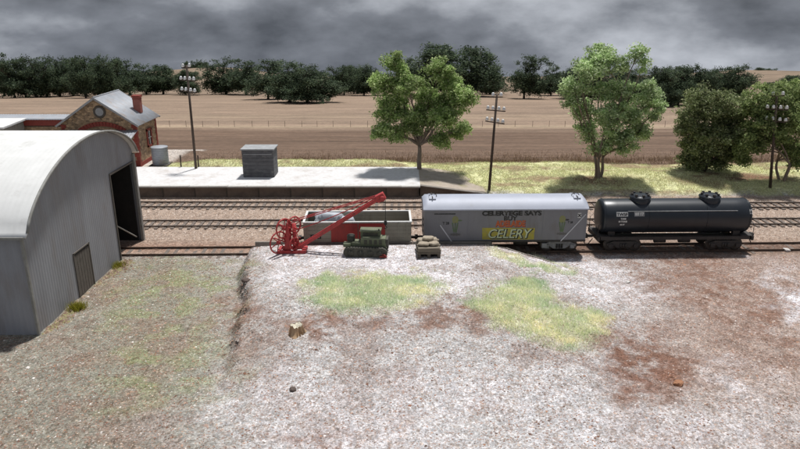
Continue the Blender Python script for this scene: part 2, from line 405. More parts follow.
def zones(X, Y, Z):
    """where ash, weeds, bare red soil lie, read off the photograph and fixed to the ground"""
    px, py = project(X, Y, Z)
    e = NOISE_E(X, Y)*60
    qx = px+e*1.6; qy = py+(fbm(X*.7+9, Y*.7, 41, 5)-.5)*40
    ash = np.zeros_like(px)
    for a in ((365,258,130,22,2),(300,262,50,26,0),(330,432,170,50,0),(470,395,150,36,-4),(640,430,180,30,0),(735,385,60,20,20),(605,280,50,20,20),(420,285,60,16,0),(780,250,22,5,0),(250,400,80,34,-20),(560,262,70,9,14),(795,300,26,30,0)):
        ash = np.maximum(ash, ell(qx, qy, *a, .8)*(.95 if a[1] < 290 else .8))
    red = np.zeros_like(px)
    for a in ((640,365,42,36,35),(445,318,120,16,-3),(250,315,30,34,0),(705,290,95,28,8),(655,398,30,10,10),(320,325,70,14,4),(770,340,40,12,15),(690,265,90,10,0),(760,310,50,26,0),(620,345,30,20,30),(300,440,70,10,0)):
        red = np.maximum(red, ell(qx, qy, *a, .8))
    gr = fbm(X*1.6, Y*1.6, 55, 3)*.6+fbm(X*4.5, Y*4.5, 57, 2)*.4
    red = red*(.25+1.2*sst(.36,.62,gr)); ash = ash*(.55+.7*sst(.66,.38,gr))
    grn = np.zeros_like(px)
    for a in ((175,300,80,50,-10),(150,370,80,44,0),(205,275,50,16,0)):
        grn = np.maximum(grn, ell(qx, qy, *a, .9)*.75)
    lush = np.zeros_like(px)
    qx2 = px+e*.7; qy2 = py+(fbm(X*.9+9, Y*.9, 43, 4)-.5)*22
    for a in ((372,291,70,19,-4),(322,284,22,12,0),(540,318,72,24,17),(528,292,28,17,10),(490,308,26,10,0),(585,325,30,16,0),(530,261,42,6,17)):
        lush = np.maximum(lush, ell(qx2, qy2, *a, .5))
    return ash, red, grn, lush, px, py
def ground_tone(X, Y, Z):
    ash, red, grn, lush, px, py = zones(X, Y, Z)
    def c(r,g,b): return np.array(lin((r,g,b)))[None,:]/1.12
    n = fbm(X*.9, Y*.9, 51, 5)[:,None]
    left = sst(330, 150, px)*sst(250, 262, py); right = sst(600, 720, px)*sst(250, 256, py)
    t = np.broadcast_to(c(184,182,181), (len(X),3)).copy()
    def mixin(t, cc, f): f = np.clip(f,0,1)[:,None]; return t*(1-f)+cc*f
    bankL = sst(-10.9+(44.6-Y)*.15, -10.2+(44.6-Y)*.15, X)
    t = mixin(t, c(130,127,112), left*.85*(1-.6*bankL*sst(345,300,py))); t = mixin(t, c(158,138,126), right*.8*(1-.6*sst(370,430,py)))
    t = mixin(t, c(128,104,92), sst(.5,.7,fbm(X*.5,Y*.5,63,5))*.45)
    t = mixin(t, c(104,86,76), np.exp(-((X+10.65-(44.6-Y)*.15)/.5)**2)*sst(30,36,Y)*sst(45,44.5,Y)*.3)
    t = mixin(t, c(132,104,90), red*(.4+.45*n[:,0])); deep = ell(px+NOISE_E(X,Y)*70, py+(fbm(X*1.2,Y*1.2,45,4)-.5)*50, 638,368,44,38,35,.6); t = mixin(t, c(116,80,62), deep*(.1+.8*sst(.44,.6,fbm(X*1.7,Y*1.7,47,4)))); t = mixin(t, c(214,211,214), ash*(.5+.8*n[:,0])*(1-.35*sst(330,380,py)))
    t = mixin(t, c(142,150,110), grn*(.2+1.1*sst(.42,.6,fbm(X*1.1,Y*1.1,77,4)))*.8); t = mixin(t, c(198,198,160), lush*.55)
    # railway formation: pinkish tan ballast and siding soil, toned darker to the right
    trk = sst(45.0, 45.4, Y)*sst(61.5, 60.6, Y)
    t = mixin(t, np.array(lin((164,146,132)))[None,:]/1.1, trk)
    sid = np.exp(-((Y-46.8)/1.25)**2)
    t = mixin(t, c(150,120,104), sid*.8)
    t = mixin(t, np.array(lin((98,80,70)))[None,:], np.exp(-((Y-46.6)/1.2)**2)*sst(4, 8, X)*.8)
    # behind the line: dry green-yellow grass, patches of bare soil
    g = sst(60.6, 62.5, Y+NOISE_E(X,Y)*2.0)
    ge = sst(70.9, 70.2, Y+NOISE_E(X,Y)*1.3)
    grassy = c(204,204,156)*(.9+.2*fbm(X*.5,Y*1.2,61,4)[:,None]) 
    t = mixin(t, 0*t+grassy, g)
    q = fbm(X*.25+7, Y*.6, 71, 4)
    t = mixin(t, c(140,116,92), g*sst(.52,.66,q)*.8)
    for a in ((600,181,50,6,0),(700,182,40,5,8),(450,188,60,6,7),(760,178,50,4,0),(300,170,60,4,0)):
        t = mixin(t, c(122,90,72), g*ell(px+NOISE_E(X,Y)*30, py+NOISE_E(X,Y)*8, *a, .7)*.8)
    fld = 1-ge
    fc = c(116,96,81)*(.62+.76*fbm(X*.06, Y*1.3, 81, 4)[:,None])
    t = mixin(t, 0*t+fc, fld)
    yard = sst(-24.2,-25.5,X)*sst(66,67.5,Y); t = mixin(t, c(196,188,180), yard*.9)
    return np.clip(t*(.77+.54*fbm(X*3.1,Y*3.1,91,3)[:,None]), .01, .8)
gx = np.concatenate([np.arange(-64,-32,.3), np.arange(-32, 32, .14), np.arange(32, 64.01, .3)]); gy = np.concatenate([np.arange(17, 45.9, .12), np.arange(46, 84.1, .26)])
GX, GY = np.meshgrid(gx, gy); GX = GX.ravel(); GY = GY.ravel(); GZ = height(GX, GY)
nx, ny = len(gx), len(gy)
ii = (np.arange(ny-1)[:,None]*nx + np.arange(nx-1)[None,:]).ravel()
GF = np.stack([ii, ii+1, ii+nx+1, ii+nx], 1)
gme = np_mesh('ground', np.stack([GX,GY,GZ],1), GF, M['ground'], ground_tone(GX,GY,GZ), True)
tag(link('ground', gme), kind='structure')

# field rolling down behind the line to a far rise
def far_z(X, Y):
    z = 0.97 - (Y-70.5)*.0931 + np.clip(Y-330, 0, None)*.011
    z = z + (fbm(X*.006, Y*.006, 5, 3)-.5)*4*sst(120, 500, Y) + 11*np.exp(-((X+225)/75)**2)*sst(450,820,Y) + 7*np.exp(-((X-440)/100)**2)*sst(450,820,Y)
    return z - np.clip(Y-860, 0, None)*.25
fy = np.concatenate([np.arange(83.6, 130, .42), np.arange(130, 340, 1.1), np.arange(341, 1300, 16)]); 
fx = np.linspace(-1, 1, 161)
FX = (fx[None,:]*(80+fy[:,None]*1.05)).ravel(); FY = np.repeat(fy, 161); 
FZ = far_z(FX, FY) + (fbm(FX*.05, FY*.8, 15, 2)-.5)*.25*sst(300,150,FY)*sst(86,100,FY) - .02
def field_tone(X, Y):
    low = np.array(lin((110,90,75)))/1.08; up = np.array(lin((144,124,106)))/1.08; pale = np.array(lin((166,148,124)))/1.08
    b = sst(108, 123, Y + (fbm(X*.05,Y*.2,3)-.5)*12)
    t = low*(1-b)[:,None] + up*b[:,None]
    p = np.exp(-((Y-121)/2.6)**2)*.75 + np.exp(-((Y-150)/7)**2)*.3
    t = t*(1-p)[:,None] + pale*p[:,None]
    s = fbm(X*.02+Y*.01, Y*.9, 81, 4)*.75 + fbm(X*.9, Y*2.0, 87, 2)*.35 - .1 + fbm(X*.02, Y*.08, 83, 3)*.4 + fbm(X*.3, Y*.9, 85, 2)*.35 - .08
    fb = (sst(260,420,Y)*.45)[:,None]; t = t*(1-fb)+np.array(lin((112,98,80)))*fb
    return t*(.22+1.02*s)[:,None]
n_ = 161; ii = (np.arange(len(fy)-1)[:,None]*n_ + np.arange(n_-1)[None,:]).ravel()
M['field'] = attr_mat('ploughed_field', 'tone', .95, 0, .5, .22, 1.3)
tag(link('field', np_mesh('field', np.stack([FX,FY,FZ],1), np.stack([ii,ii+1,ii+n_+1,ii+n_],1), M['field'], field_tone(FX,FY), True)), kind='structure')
def terrain(X, Y):
    return float(height(np.array([X]), np.array([Y]))[0]) if Y < 84 else float(far_z(np.array([X]), np.array([Y]))[0])

# ------------------------------------------------------------------ scatter: loose stones, grass blades
def stones(name, X, Y, size, tones, flat=.6):
    n = len(X); Z = height(X, Y)
    base = np.array([[1,0,-.5],[0,1,-.5],[-1,0,-.5],[0,-1,-.5],[0,0,1]], float)
    F0 = np.array([[0,1,4],[1,2,4],[2,3,4],[3,0,4]])
    a = rng.uniform(0, 2*np.pi, n); ca, sa = np.cos(a), np.sin(a)
    v = base[None]*rng.uniform(.55, 1.25, (n,5,1))*size[:,None,None]
    v[:,:,0] *= rng.uniform(.7,1.5,n)[:,None]; v[:,:,2] *= flat
    xr = v[:,:,0]*ca[:,None]-v[:,:,1]*sa[:,None]; yr = v[:,:,0]*sa[:,None]+v[:,:,1]*ca[:,None]
    V = np.stack([xr+X[:,None], yr+Y[:,None], v[:,:,2]+Z[:,None]+size[:,None]*.12], 2).reshape(-1,3)
    F = (F0[None]+np.arange(n)[:,None,None]*5).reshape(-1,3)
    return np_mesh(name, V, F, M['stone'], np.repeat(tones, 5, 0))
def tri_area(n, y0, y1, margin=1.08):
    """uniform over the wedge of ground that reaches a little beyond the picture on both sides"""
    Y = np.sqrt(rng.uniform(y0**2, y1**2, n)); X = rng.uniform(-1, 1, n)*(Y*.60*margin+4)
    return X, Y
in_shed = lambda X, Y: (X < -19.6) & (Y > 32.7) & (Y < 49)
X, Y = tri_area(190000, 18.5, 45.2)
Z = height(X, Y); ash, red, grn, lush, px, py = zones(X, Y, Z)
keep = ~in_shed(X, Y) & (rng.uniform(0,1,len(X)) > ash*.45*(py < 300)) & (rng.uniform(0,1,len(X)) > lush*.8)
X, Y, red, ash, px = X[keep], Y[keep], red[keep], ash[keep], px[keep]; n = len(X)
pal = np.array([lin(c) for c in ((140,112,98),(120,90,76),(168,154,146),(214,208,204),(104,84,74),(164,130,108),(186,166,148),(140,134,128))])
pi = rng.choice(len(pal), n, p=(.24,.2,.16,.06,.13,.12,.04,.05))
pi = np.where(rng.uniform(0,1,n) < red*.6, rng.choice([0,1,4], n), pi)
tones = pal[pi]*rng.uniform(.8,1.25,(n,1))*1.1; tones = tones*.7 + .3*ground_tone(X, Y, height(X, Y))*1.05
size = rng.gamma(1.5, .011, n)+.013
chip = rng.uniform(0,1,n) < (.05+.26*sst(.42,.64,fbm(X*.8,Y*.8,201,4)))*(1-.45*np.clip(ash,0,1))
size = np.where(chip, rng.gamma(2.0,.009,n)+.020, size)
cp = np.array([lin(c) for c in ((118,86,72),(102,78,66),(136,104,88),(150,114,92),(92,76,68),(128,92,74))])
tones = np.where(chip[:,None], cp[rng.choice(6,n)]*rng.uniform(.8,1.25,(n,1)), tones)
tag(link('gravel', stones('gravel', X, Y, size, tones, .36)), 'loose brown and grey gravel strewn over the foreground yard', 'gravel', kind='stuff')
X = -19.62+rng.gamma(1.3,.22,2600); Y = rng.uniform(32.8,44.2,2600); n = len(X)
k = (fbm(X*0+3, Y*.9, 19, 3) > .3+(X+19.6)*.35); X, Y = X[k], Y[k]; n = len(X)
tag(link('rubble', stones('rubble', X, Y, rng.gamma(2.5,.02,n)+.03, np.array([lin(c) for c in ((120,100,84),(96,78,66),(146,128,110),(134,128,92))])[rng.choice(4,n)]*rng.uniform(.8,1.2,(n,1)), .7)), 'brown rubble and litter piled along the foot of the arched shed', 'rubble', kind='stuff')
# ballast
X = rng.uniform(-46, 46, 70000); Y = rng.uniform(48.6, 60.4, 70000); n = len(X)
pal = np.array([lin(c) for c in ((182,164,150),(154,136,122),(208,194,182),(124,108,98),(168,144,126))])
tones = pal[rng.choice(5, n)]*rng.uniform(.75,1.1,(n,1))
BALLAST = (X, Y, rng.gamma(3.0, .010, n)+.02, tones)

def blades(name, X, Y, h, width, tones, lean=.5):
    n = len(X); Z = height(X, Y)-.01
    a = rng.uniform(0, 2*np.pi, n); b = rng.uniform(0, 2*np.pi, n); l = h*rng.uniform(0, lean, n)
    dx, dy = np.cos(a)*width, np.sin(a)*width; lx, ly = np.cos(b)*l, np.sin(b)*l
    p0 = np.stack([X-dx,Y-dy,Z],1); p1 = np.stack([X+dx,Y+dy,Z],1)
    p2 = np.stack([X+lx+dx*.2,Y+ly+dy*.2,Z+h],1)
    V = np.stack([p0,p1,p2],1).reshape(-1,3); F = np.arange(3*n).reshape(-1,3)
    return np_mesh(name, V, F, M['grass'], np.repeat(tones, 3, 0))
def gtones(n, cols, p=None):
    pal = np.array([lin(c) for c in cols])
    return pal[rng.choice(len(cols), n, p=p)]*rng.uniform(.8,1.2,(n,1))
GRASSY = ((246,247,222),(236,240,208),(222,232,192),(250,249,228),(202,218,170))
# lush patches on the bank
def lush_patch(name, label, box, count, hh):
    p0 = P(box[0], box[3], .8); p1 = P(box[2], box[1], .8)
    X = rng.uniform(p0.x*1.25 if p0.x < 0 else p0.x*.8, p1.x*1.15 if p1.x > 0 else p1.x*.8, count); Y = rng.uniform(p0.y-1, p1.y+1, count)
    Z = height(X, Y); lush = zones(X, Y, Z)[3]; px, py = project(X, Y, Z)
    k = (rng.uniform(0,1,count) < lush**1.2*(.4+.75*sst(.32,.54,fbm(X*1.7,Y*1.7,133,3)))) & (px > box[0]) & (px < box[2]) & (py > box[1]) & (py < box[3])
    X, Y = X[k], Y[k]; n = len(X)
    core = fbm(X*.8, Y*.8, 131, 3)
    t = gtones(n, GRASSY)*(.8+.45*core[:,None]); t[:,0] *= 1.0+.35*(core-.5)
    tag(link(name, blades(name, X, Y, rng.uniform(.06, hh*1.1, n), .015, t, .9)), label, 'grass', kind='stuff')
lush_patch('grass', 'pale green grass patch on the loading bank below the crane', (296,262,458,316), 90000, .20)
lush_patch('grass', 'large yellow-green grass patch on the right flank of the loading bank', (455,266,632,352), 130000, .26)
lush_patch('grass', 'thin strip of pale grass along the falling edge of the bank', (482,246,580,275), 30000, .16)
# thin weeds on the left yard
X, Y = tri_area(60000, 24, 46); Z = height(X, Y); z4 = zones(X, Y, Z)
k = (rng.uniform(0,1,len(X)) < z4[2]*.95*sst(.4,.6,fbm(X*1.1,Y*1.1,77,4))) & ~in_shed(X, Y); X, Y = X[k], Y[k]
tag(link('weeds', blades('weeds', X, Y, rng.uniform(.04,.13,len(X)), .013, gtones(len(X), ((206,216,170),(190,204,150),(180,190,140),(214,214,180))), .9)), 'thin moss-green weeds scattered over the yard beside the arched shed', 'weeds', kind='stuff')
# grass behind the line
X = rng.uniform(-26, 50, 120000); Y = rng.uniform(60.9, 70.9, 120000)
k = ((X > 2.5) | (Y > 68.3)) & (fbm(X*.25+7, Y*.6, 71, 4) < .56+rng.uniform(0,.12,len(X))) & (fbm(X*.9, Y*.9, 66, 3) > .36); X, Y = X[k], Y[k]
tg = gtones(len(X), ((222,222,178),(212,215,166),(229,226,188),(200,205,152),(216,211,172)))
tag(link('grass', blades('grass', X, Y, rng.uniform(.05,.2,len(X)), .022, tg, .9)), 'dry yellow-green grass strip between the railway and the ploughed field', 'grass', kind='stuff')
# dead stalks at the near edge of the field
X = rng.uniform(-22, 52, 60000); Y = rng.gamma(1.6, 1.9, 60000)+70.4
den = .12+.5*sst(.4,.75,fbm(X*.3+3, Y*.5, 167, 4)) ; k = (Y < 82) & (rng.uniform(0,1,len(X)) < den); X, Y = X[k], Y[k]
tag(link('dry_stalks', blades('dry_stalks', X, Y, rng.uniform(.15,.5,len(X))*np.where(rng.uniform(0,1,len(X))<.1,1.7,1), .018, gtones(len(X), ((140,118,96),(164,142,114),(118,98,82),(154,128,100))), .6)), 'dead brown stalks along the near edge of the ploughed field', 'dry grass', kind='stuff')

# ------------------------------------------------------------------ tracks
RZ = .17     # rail top
def track(pxa, pxb, label, clean, sl_out):
    a = P(*pxa, RZ); b = P(*pxb, RZ); d = (b-a); ang = math.atan2(d.y, d.x); u = d.normalized()
    x0, x1 = -50, 50
    pa = a + u*((x0-a.x)/u.x)
    Lt = (x1-x0)/u.x
    root = empty('railway_track', (pa.x, pa.y, 0), ang, label, 'track')
    for s in (-1, 1):
        m = MB(); y = s*.745
        m.box((Lt/2, y, .055), (Lt, .14, .02)); m.box((Lt/2, y, .095), (Lt, .03, .07)); 
        r = m.build('rail', M['rail'], root)
        h = MB().box((Lt/2, y, .15), (Lt, .07, .036)); h.build('rail_head', M['rail_head'] if clean else M['rail'], r)
    sm = MB().box((0,0,0), (.25, 2.45, .12)).mesh('sleeper', M['sleeper'])
    k = int(Lt/.68); px = None
    for i in range(k):
        X = .3+i*.68; wx = pa.x+u.x*X
        if abs(wx) > 44: continue
        link('sleeper', sm, root, (X+random.uniform(-.03,.03), random.uniform(-.06,.06), -.012+random.uniform(-.02,.02)-sl_out), (0,0,random.uniform(-.02,.02)))
    return root, pa, u, ang
trA = track((200,203.6), (770,204.2), 'farthest railway track, running along the platform face', True, 0)
trB = track((200,222.4), (770,220.4), 'middle railway track between platform line and siding', True, 0)
trC = track((200,249.9), (780,245.4), 'nearest railway siding, half buried in soil, carrying the wagons', False, .035)
# ballast stones away from rail tops
X, Y, S, T = BALLAST
clear = np.ones(len(X), bool)
for root, pa, u, ang in (trA, trB):
    off = (Y-pa.y) - (X-pa.x)*u.y/u.x
    clear &= ~((np.abs(np.abs(off)-.745) < .12)); clear &= ~((np.abs(off) < 1.2) & (rng.uniform(0,1,len(X)) < .6))
S = S*.85
tag(link('ballast', stones('ballast', X[clear], Y[clear], S[clear], T[clear], .7)), 'pinkish tan stone ballast between the main railway tracks', 'ballast', kind='stuff')
def on_siding(px, extra=0.0):
    """place on the siding under a photo column"""
    root, pa, u, ang = trC
    best = None
    for X in np.arange(-30, 40, .02):
        p = pa + u*((X-pa.x)/u.x)
        q = project(p.x, p.y, RZ)[0]
        if best is None or abs(q-px) < best[0]: best = (abs(q-px), p)
    p = best[1]; return Vector((p.x, p.y, RZ)), ang

# ------------------------------------------------------------------ station platform
PE = 60.45; PZT = 1.1; PXR = 1.9
plat = empty('station_platform', (-24, 64, 0), 0, 'long pale gravel station platform with dark brown face', 'platform')
ox, oy = -24, 64
m = MB()
def deck(u, v):
    X = -52 + u*(PXR+52); Y = PE+.32 + v*(68.3-PE-.32)
    return (X-ox, Y-oy, PZT+ .05*float(fbm(np.array(X*.5),np.array(Y*.5),5,3)-.5) + .02)
m.grid(deck, 120, 20); m.build('deck', M['platform_top'], plat, True)
m = MB()
def ramp(u, v):
    X = PXR + u*6.2; Y = PE+.32 + u*.5 + v*(68.3-PE-.32-u*1.2)
    z = PZT+.02 - u*.78 - .0*v + .25*u*v
    return (X-ox, Y-oy, z)
m.grid(ramp, 14, 10); m.build('ramp', mat('ramp_gravel', (.44,.38,.31), (.34,.28,.23), 1.5, .95, 0, .5, 20, dirt=(.28,.25,.14), dscale=.9), plat, True)
cs = MB().box((0,0,0), (1.78,.5,.14)).mesh('coping_slab', M['coping'])
for i in range(30):
    X = PXR-.9-i*1.8
    o = link('coping_slab', cs, plat, (X-ox, PE+.1-oy+random.uniform(-.02,.02), PZT-.03+random.uniform(-.008,.008)))
pm = MB().box((0,0,0), (2.96,.16,.95)).mesh('face_panel', M['platform_face']); pp = MB().box((0,0,0), (.14,.22,.98)).mesh('face_post', M['timber_dark'])
for i in range(18):
    X = PXR-.2-1.5-i*3.0
    link('face_panel', pm, plat, (X-ox, PE+.28-oy+random.uniform(-.01,.01), .5))
    link('face_post', pp, plat, (X+1.5-ox, PE+.26-oy, .5))
m = MB().prism([(PXR-ox, -.1), (PXR+6.2-ox, -.1), (PXR+6.2-ox, .26), (PXR-ox, PZT-.06)], 'y', PE+.3-oy, PE+.45-oy)
m.build('ramp_wall', M['platform_face'], plat)
m = MB().prism([(PXR-ox, PZT-.02), (PXR+6.2-ox, .30), (PXR+6.2-ox, .38), (PXR-ox, PZT+.07)], 'y', PE+.0-oy, PE+.5-oy)
m.build('ramp_edge', M['edging'], plat)

# ------------------------------------------------------------------ arched goods shed
SX, SY0, SY1, SXL = -19.8, 32.9, 48.6, -47.0
EZ0, EZ1 = 5.75, 6.85
sh = empty('goods_shed', ((SX+SXL)/2, (SY0+SY1)/2, 0), 0, 'big grey corrugated goods shed with white barrel-arched roof', 'shed')
lx = lambda X: X-(SX+SXL)/2
ly = lambda Y: Y-(SY0+SY1)/2
def arch(t):   # t 0..1 from near to far eave
    return EZ0+(EZ1-EZ0)*t + 3.05*math.sqrt(max(0, 1-(2*t-1)**2*.995))**1.35
NS = 150
def gable_top(Y): return arch((Y-SY0)/(SY1-SY0))
DY0, DY1 = 44.3, 48.3
def dtop(Y): return 5.15
def gable(Xp, holes, name):
    m = MB()
    n = 320
    for i in range(n):
        y0 = SY0+(SY1-SY0)*i/n; y1 = SY0+(SY1-SY0)*(i+1)/n; yc = (y0+y1)/2
        def xo(y): return Xp + .006*math.sin(y*2*math.pi/.26)
        segs = [(-.3, None)]
        for (ya, yb, za, zb) in holes:
            if ya < yc < yb: segs = [(zb, None)] if za <= 0 else [(-.3, za), (zb, None)]
        for (a, b) in segs:
            t0 = (gable_top(y0)-.06) if b is None else b; t1 = (gable_top(y1)-.06) if b is None else b
            m.add([(lx(xo(y0)), ly(y0), a), (lx(xo(y1)), ly(y1), a), (lx(xo(y1)), ly(y1), t1), (lx(xo(y0)), ly(y0), t0)], [(0,1,2,3)])
    o = m.build(name, M['shed_iron'], sh, fix=False)
    return o
sdz = (37.9, 39.9, 0, 2.75)
gable(SX, [(DY0, DY1, 0, 6.15), sdz], 'gable_wall')
gable(SXL, [], 'gable_wall')
# long walls
for (Y, ez, s) in ((SY0, EZ0, -1), (SY1, EZ1, 1)):
    m = MB()
    n = 900
    m.grid(lambda u, v: (lx(SXL+(SX-SXL)*u), ly(Y + .010*math.sin((SX-SXL)*u*2*math.pi/.30)), -.3+(ez+.05+.3)*v), n, 1)
    m.build('side_wall', M['shed_iron'], sh, True, fix=False)
# roof: corrugations follow the arch
m = MB()
OH = .35
def roof(u, v):
    X = SXL-.3 + (SX+.42-SXL+.3)*u
    t = -.016 + 1.032*v
    tt = min(max(t,0),1); z = arch(tt) - (.18 if t < 0 or t > 1 else 0)
    Yp = SY0 + (SY1-SY0)*t
    return (lx(X), ly(Yp), z+.05+.0035*math.sin(X*2*math.pi/.30))
m.grid(roof, 560, 64)
ro = m.build('roof', M['zinc_white'], sh, True, fix=False)
sol = ro.modifiers.new('solid', 'SOLIDIFY'); sol.thickness = .05; sol.offset = -1
# rolled verge along the gable
pts = [(lx(SX+.40), ly(SY0+(SY1-SY0)*t), arch(t)+.02) for t in np.linspace(0,1,50)]
MB().tube(pts, .085, 6).build('verge', M['shed_trim'], sh, True)
MB().box((0, ly(SY0)-.23, EZ0-.1), (SX-SXL+.6, .14, .14)).build('gutter', M['shed_trim'], sh)
MB().box((lx(SX)+.05, ly(SY0)-.02, EZ0/2), (.12,.14,EZ0)).build('corner_post', M['shed_trim'], sh)
MB().box((lx(SX)+.06, ly(SY1)-.12, EZ1/2-.1), (.2,.3,EZ1)).build('corner_post', M['shed_trim'], sh)
# big doorway frame, dark interior, brace
MB().box((lx(SX)+.03, ly(DY0)-.05, 3.1), (.1,.1,6.3)).build('door_frame', M['door_wood'], sh)
MB().box((lx(SX)+.03, ly((DY0+DY1)/2), 6.2), (.1,DY1-DY0,.12)).build('door_frame', M['door_wood'], sh)
MB().cyl((lx(SX)-.6, ly(DY0)+.5, 2.6), (lx(SX)-.15, ly(DY1)-.5, .5), .05, n=6).build('door_brace', M['shed_trim'], sh)
M['tar'] = mat('interior_shade_black', (.012,.011,.010), (.02,.018,.016), 2, .95)  # black for panels added inside the shed, painting the doorway's deep shade
MB().box((0, ly(SY1)-.2, 3.3), (SX-SXL-.5,.06,6.7)).build('shade_panel', M['tar'], sh)
MB().box((lx(SX)-9, 0, 3.0), (.06,SY1-SY0-.5,6.2)).build('shade_panel', M['tar'], sh)
MB().box((lx(SX)-.16, ly(SY0+.2+5.4), 2.8), (.05,10.9,5.7)).build('shade_panel', M['tar'], sh)
# small door
dr = MB().box((lx(SX)-.03, ly(38.9), 1.32), (.06, 1.94, 2.7)).build('door', M['door_wood'], sh)
for i in range(6): MB().box((lx(SX)+.012, ly(38.05+i*.34), 1.32), (.03,.30,2.62)).build('board', M['door_wood'], dr)
for (yc, zc, a, b) in ((37.86,1.4,.12,2.95),(39.94,1.4,.12,2.95),(38.9,2.82,2.2,.12)):
    MB().box((lx(SX)+.03, ly(yc), zc), (.06,a*.7 if a<1 else a,b*.7 if b<1 else b)).build('door_frame', M['door_wood'], sh)

# ------------------------------------------------------------------ stone station house
HX0, HX1, HY0, HY1 = -35.1, -27.4, 69.0, 74.8
HE, HA, HB = 5.55, 8.15, .9
hs = empty('stone_house', ((HX0+HX1)/2, (HY0+HY1)/2, HB), 0, 'small stone station house with grey iron gable roof and red brick trim', 'house')
hx = lambda X: X-(HX0+HX1)/2
hy = lambda Y: Y-(HY0+HY1)/2
hz = lambda z: z-HB
def stone_mat():
    m = bpy.data.materials.new('rubble_stone'); m.use_nodes = True; t = m.node_tree; B = t.nodes['Principled BSDF']; B.inputs['Roughness'].default_value = .9
    tc = t.nodes.new('ShaderNodeTexCoord'); v = t.nodes.new('ShaderNodeTexVoronoi'); v.inputs['Scale'].default_value = 3.3
    mp = t.nodes.new('ShaderNodeMapping'); mp.inputs['Scale'].default_value = (1,1,1.5); t.links.new(tc.outputs['Object'], mp.inputs['Vector'])
    t.links.new(mp.outputs['Vector'], v.inputs['Vector'])
    r = t.nodes.new('ShaderNodeValToRGB'); t.links.new(v.outputs['Color'], r.inputs['Fac'])
    for p, c in ((0,(98,82,66)),(.35,(156,130,100)),(.6,(190,160,126)),(.8,(122,100,80)),(1,(206,182,150))):
        el = r.color_ramp.elements.new(p) if p not in (0,1) else r.color_ramp.elements[0 if p == 0 else -1]
        el.color = (*lin(c),1)
    v2 = t.nodes.new('ShaderNodeTexVoronoi'); v2.feature = 'DISTANCE_TO_EDGE'; v2.inputs['Scale'].default_value = 3.3; t.links.new(mp.outputs['Vector'], v2.inputs['Vector'])
    mr = t.nodes.new('ShaderNodeMapRange'); mr.inputs['From Max'].default_value = .09; t.links.new(v2.outputs['Distance'], mr.inputs['Value'])
    mx = t.nodes.new('ShaderNodeMix'); mx.data_type = 'RGBA'; mx.inputs['A'].default_value = (*lin((150,130,104)),1)
    t.links.new(mr.outputs['Result'], mx.inputs['Factor']); t.links.new(r.outputs['Color'], mx.inputs['B']); t.links.new(mx.outputs['Result'], B.inputs['Base Color'])
    b = t.nodes.new('ShaderNodeBump'); b.inputs['Strength'].default_value = .6; b.inputs['Distance'].default_value = .05; t.links.new(mr.outputs['Result'], b.inputs['Height']); t.links.new(b.outputs['Normal'], B.inputs['Normal'])
    return m
M['rubble'] = stone_mat()
xc = (HX0+HX1)/2
m = MB().prism([(hx(HX0),0),(hx(HX1),0),(hx(HX1),hz(HE)),(0,hz(HA)),(hx(HX0),hz(HE))], 'y', hy(HY0), hy(HY1))
m.build('wall', M['rubble'], hs)
sl = (HA-HE)/(HX1-xc)
for s in (-1, 1):
    m = MB()
    def rf(u, v, s=s):
        d = u*(HX1-xc+.42); Yp = HY0-.35+(HY1-HY0+.7)*v
        return (s*d, hy(Yp), hz(HA)+.12 - d*sl + .02*math.sin(Yp*2*math.pi/.28))
    m.grid(rf, 2, 180)
    o = m.build('roof', M['roof_grey'], hs, True, fix=False); q = o.modifiers.new('solid','SOLIDIFY'); q.thickness = .07; q.offset = -1 if s > 0 else 1
    # barge boards
    L_ = math.hypot(HX1-xc+.42, sl*(HX1-xc+.42)); an = math.atan(sl)
    for (yy, mm) in ((HY0-.38, 'strap'), (HY1+.38, 'strap')):
        c_ = (s*(HX1-xc+.42)/2, hy(yy), hz(HA)+.03-sl*(HX1-xc+.42)/2)
        MB().box(c_, (L_, .07, .2), ry=s*an).build('barge_board', M['vent_grey'], hs)
MB().cyl((0,hy(HY0)-.36,hz(HA)+.13),(0,hy(HY1)+.36,hz(HA)+.13),.07,n=8).build('ridge_cap', M['roof_grey'], hs, True)
# round vent
vc = (hx(-30.95), hy(HY0)-.02, hz(6.75))
vr = MB().ring(vc, .52, .13, 'y', 24, 6).build('vent_ring', M['timber_dark'], hs, True)
MB().cyl((vc[0], vc[1]-.05, vc[2]), (vc[0], vc[1]+.08, vc[2]), .46, n=24).build('vent_disc', M['vent_grey'], vr)
# red brick arch above the verandah: voussoirs
vm = MB().box((0,0,0), (.30,.16,.44)).mesh('arch_brick', M['red_brick'])
for i in range(17):
    a = R(-37+i*74/16); rad = 4.2
    link('arch_brick', vm, hs, (hx(-30.9)+rad*math.sin(a), hy(HY0)-.05, hz(5.52)-rad+rad*math.cos(a)), (0,a,0))
# quoins
q1 = MB().box((0,0,0), (.5,.5,.36)).mesh('quoin', M['red_brick']); q2 = MB().box((0,0,0), (.34,.34,.36)).mesh('quoin', M['red_brick'])
for (cx_, cy_) in ((HX1, HY0), (HX1, HY1), (HX0, HY0)):
    for i in range(12):
        link('quoin', q1 if i%2 else q2, hs, (hx(cx_)-(.215 if cx_ > -30 else -.215)*(1 if i%2 else .62), hy(cy_)+(.215 if cy_ < 72 else -.215)*(1 if i%2 else .62), .18+i*.38))
MB().box((0, 0, .22), (HX1-HX0+.12, HY1-HY0+.12, .5)).build('plinth', M['red_brick'], hs)
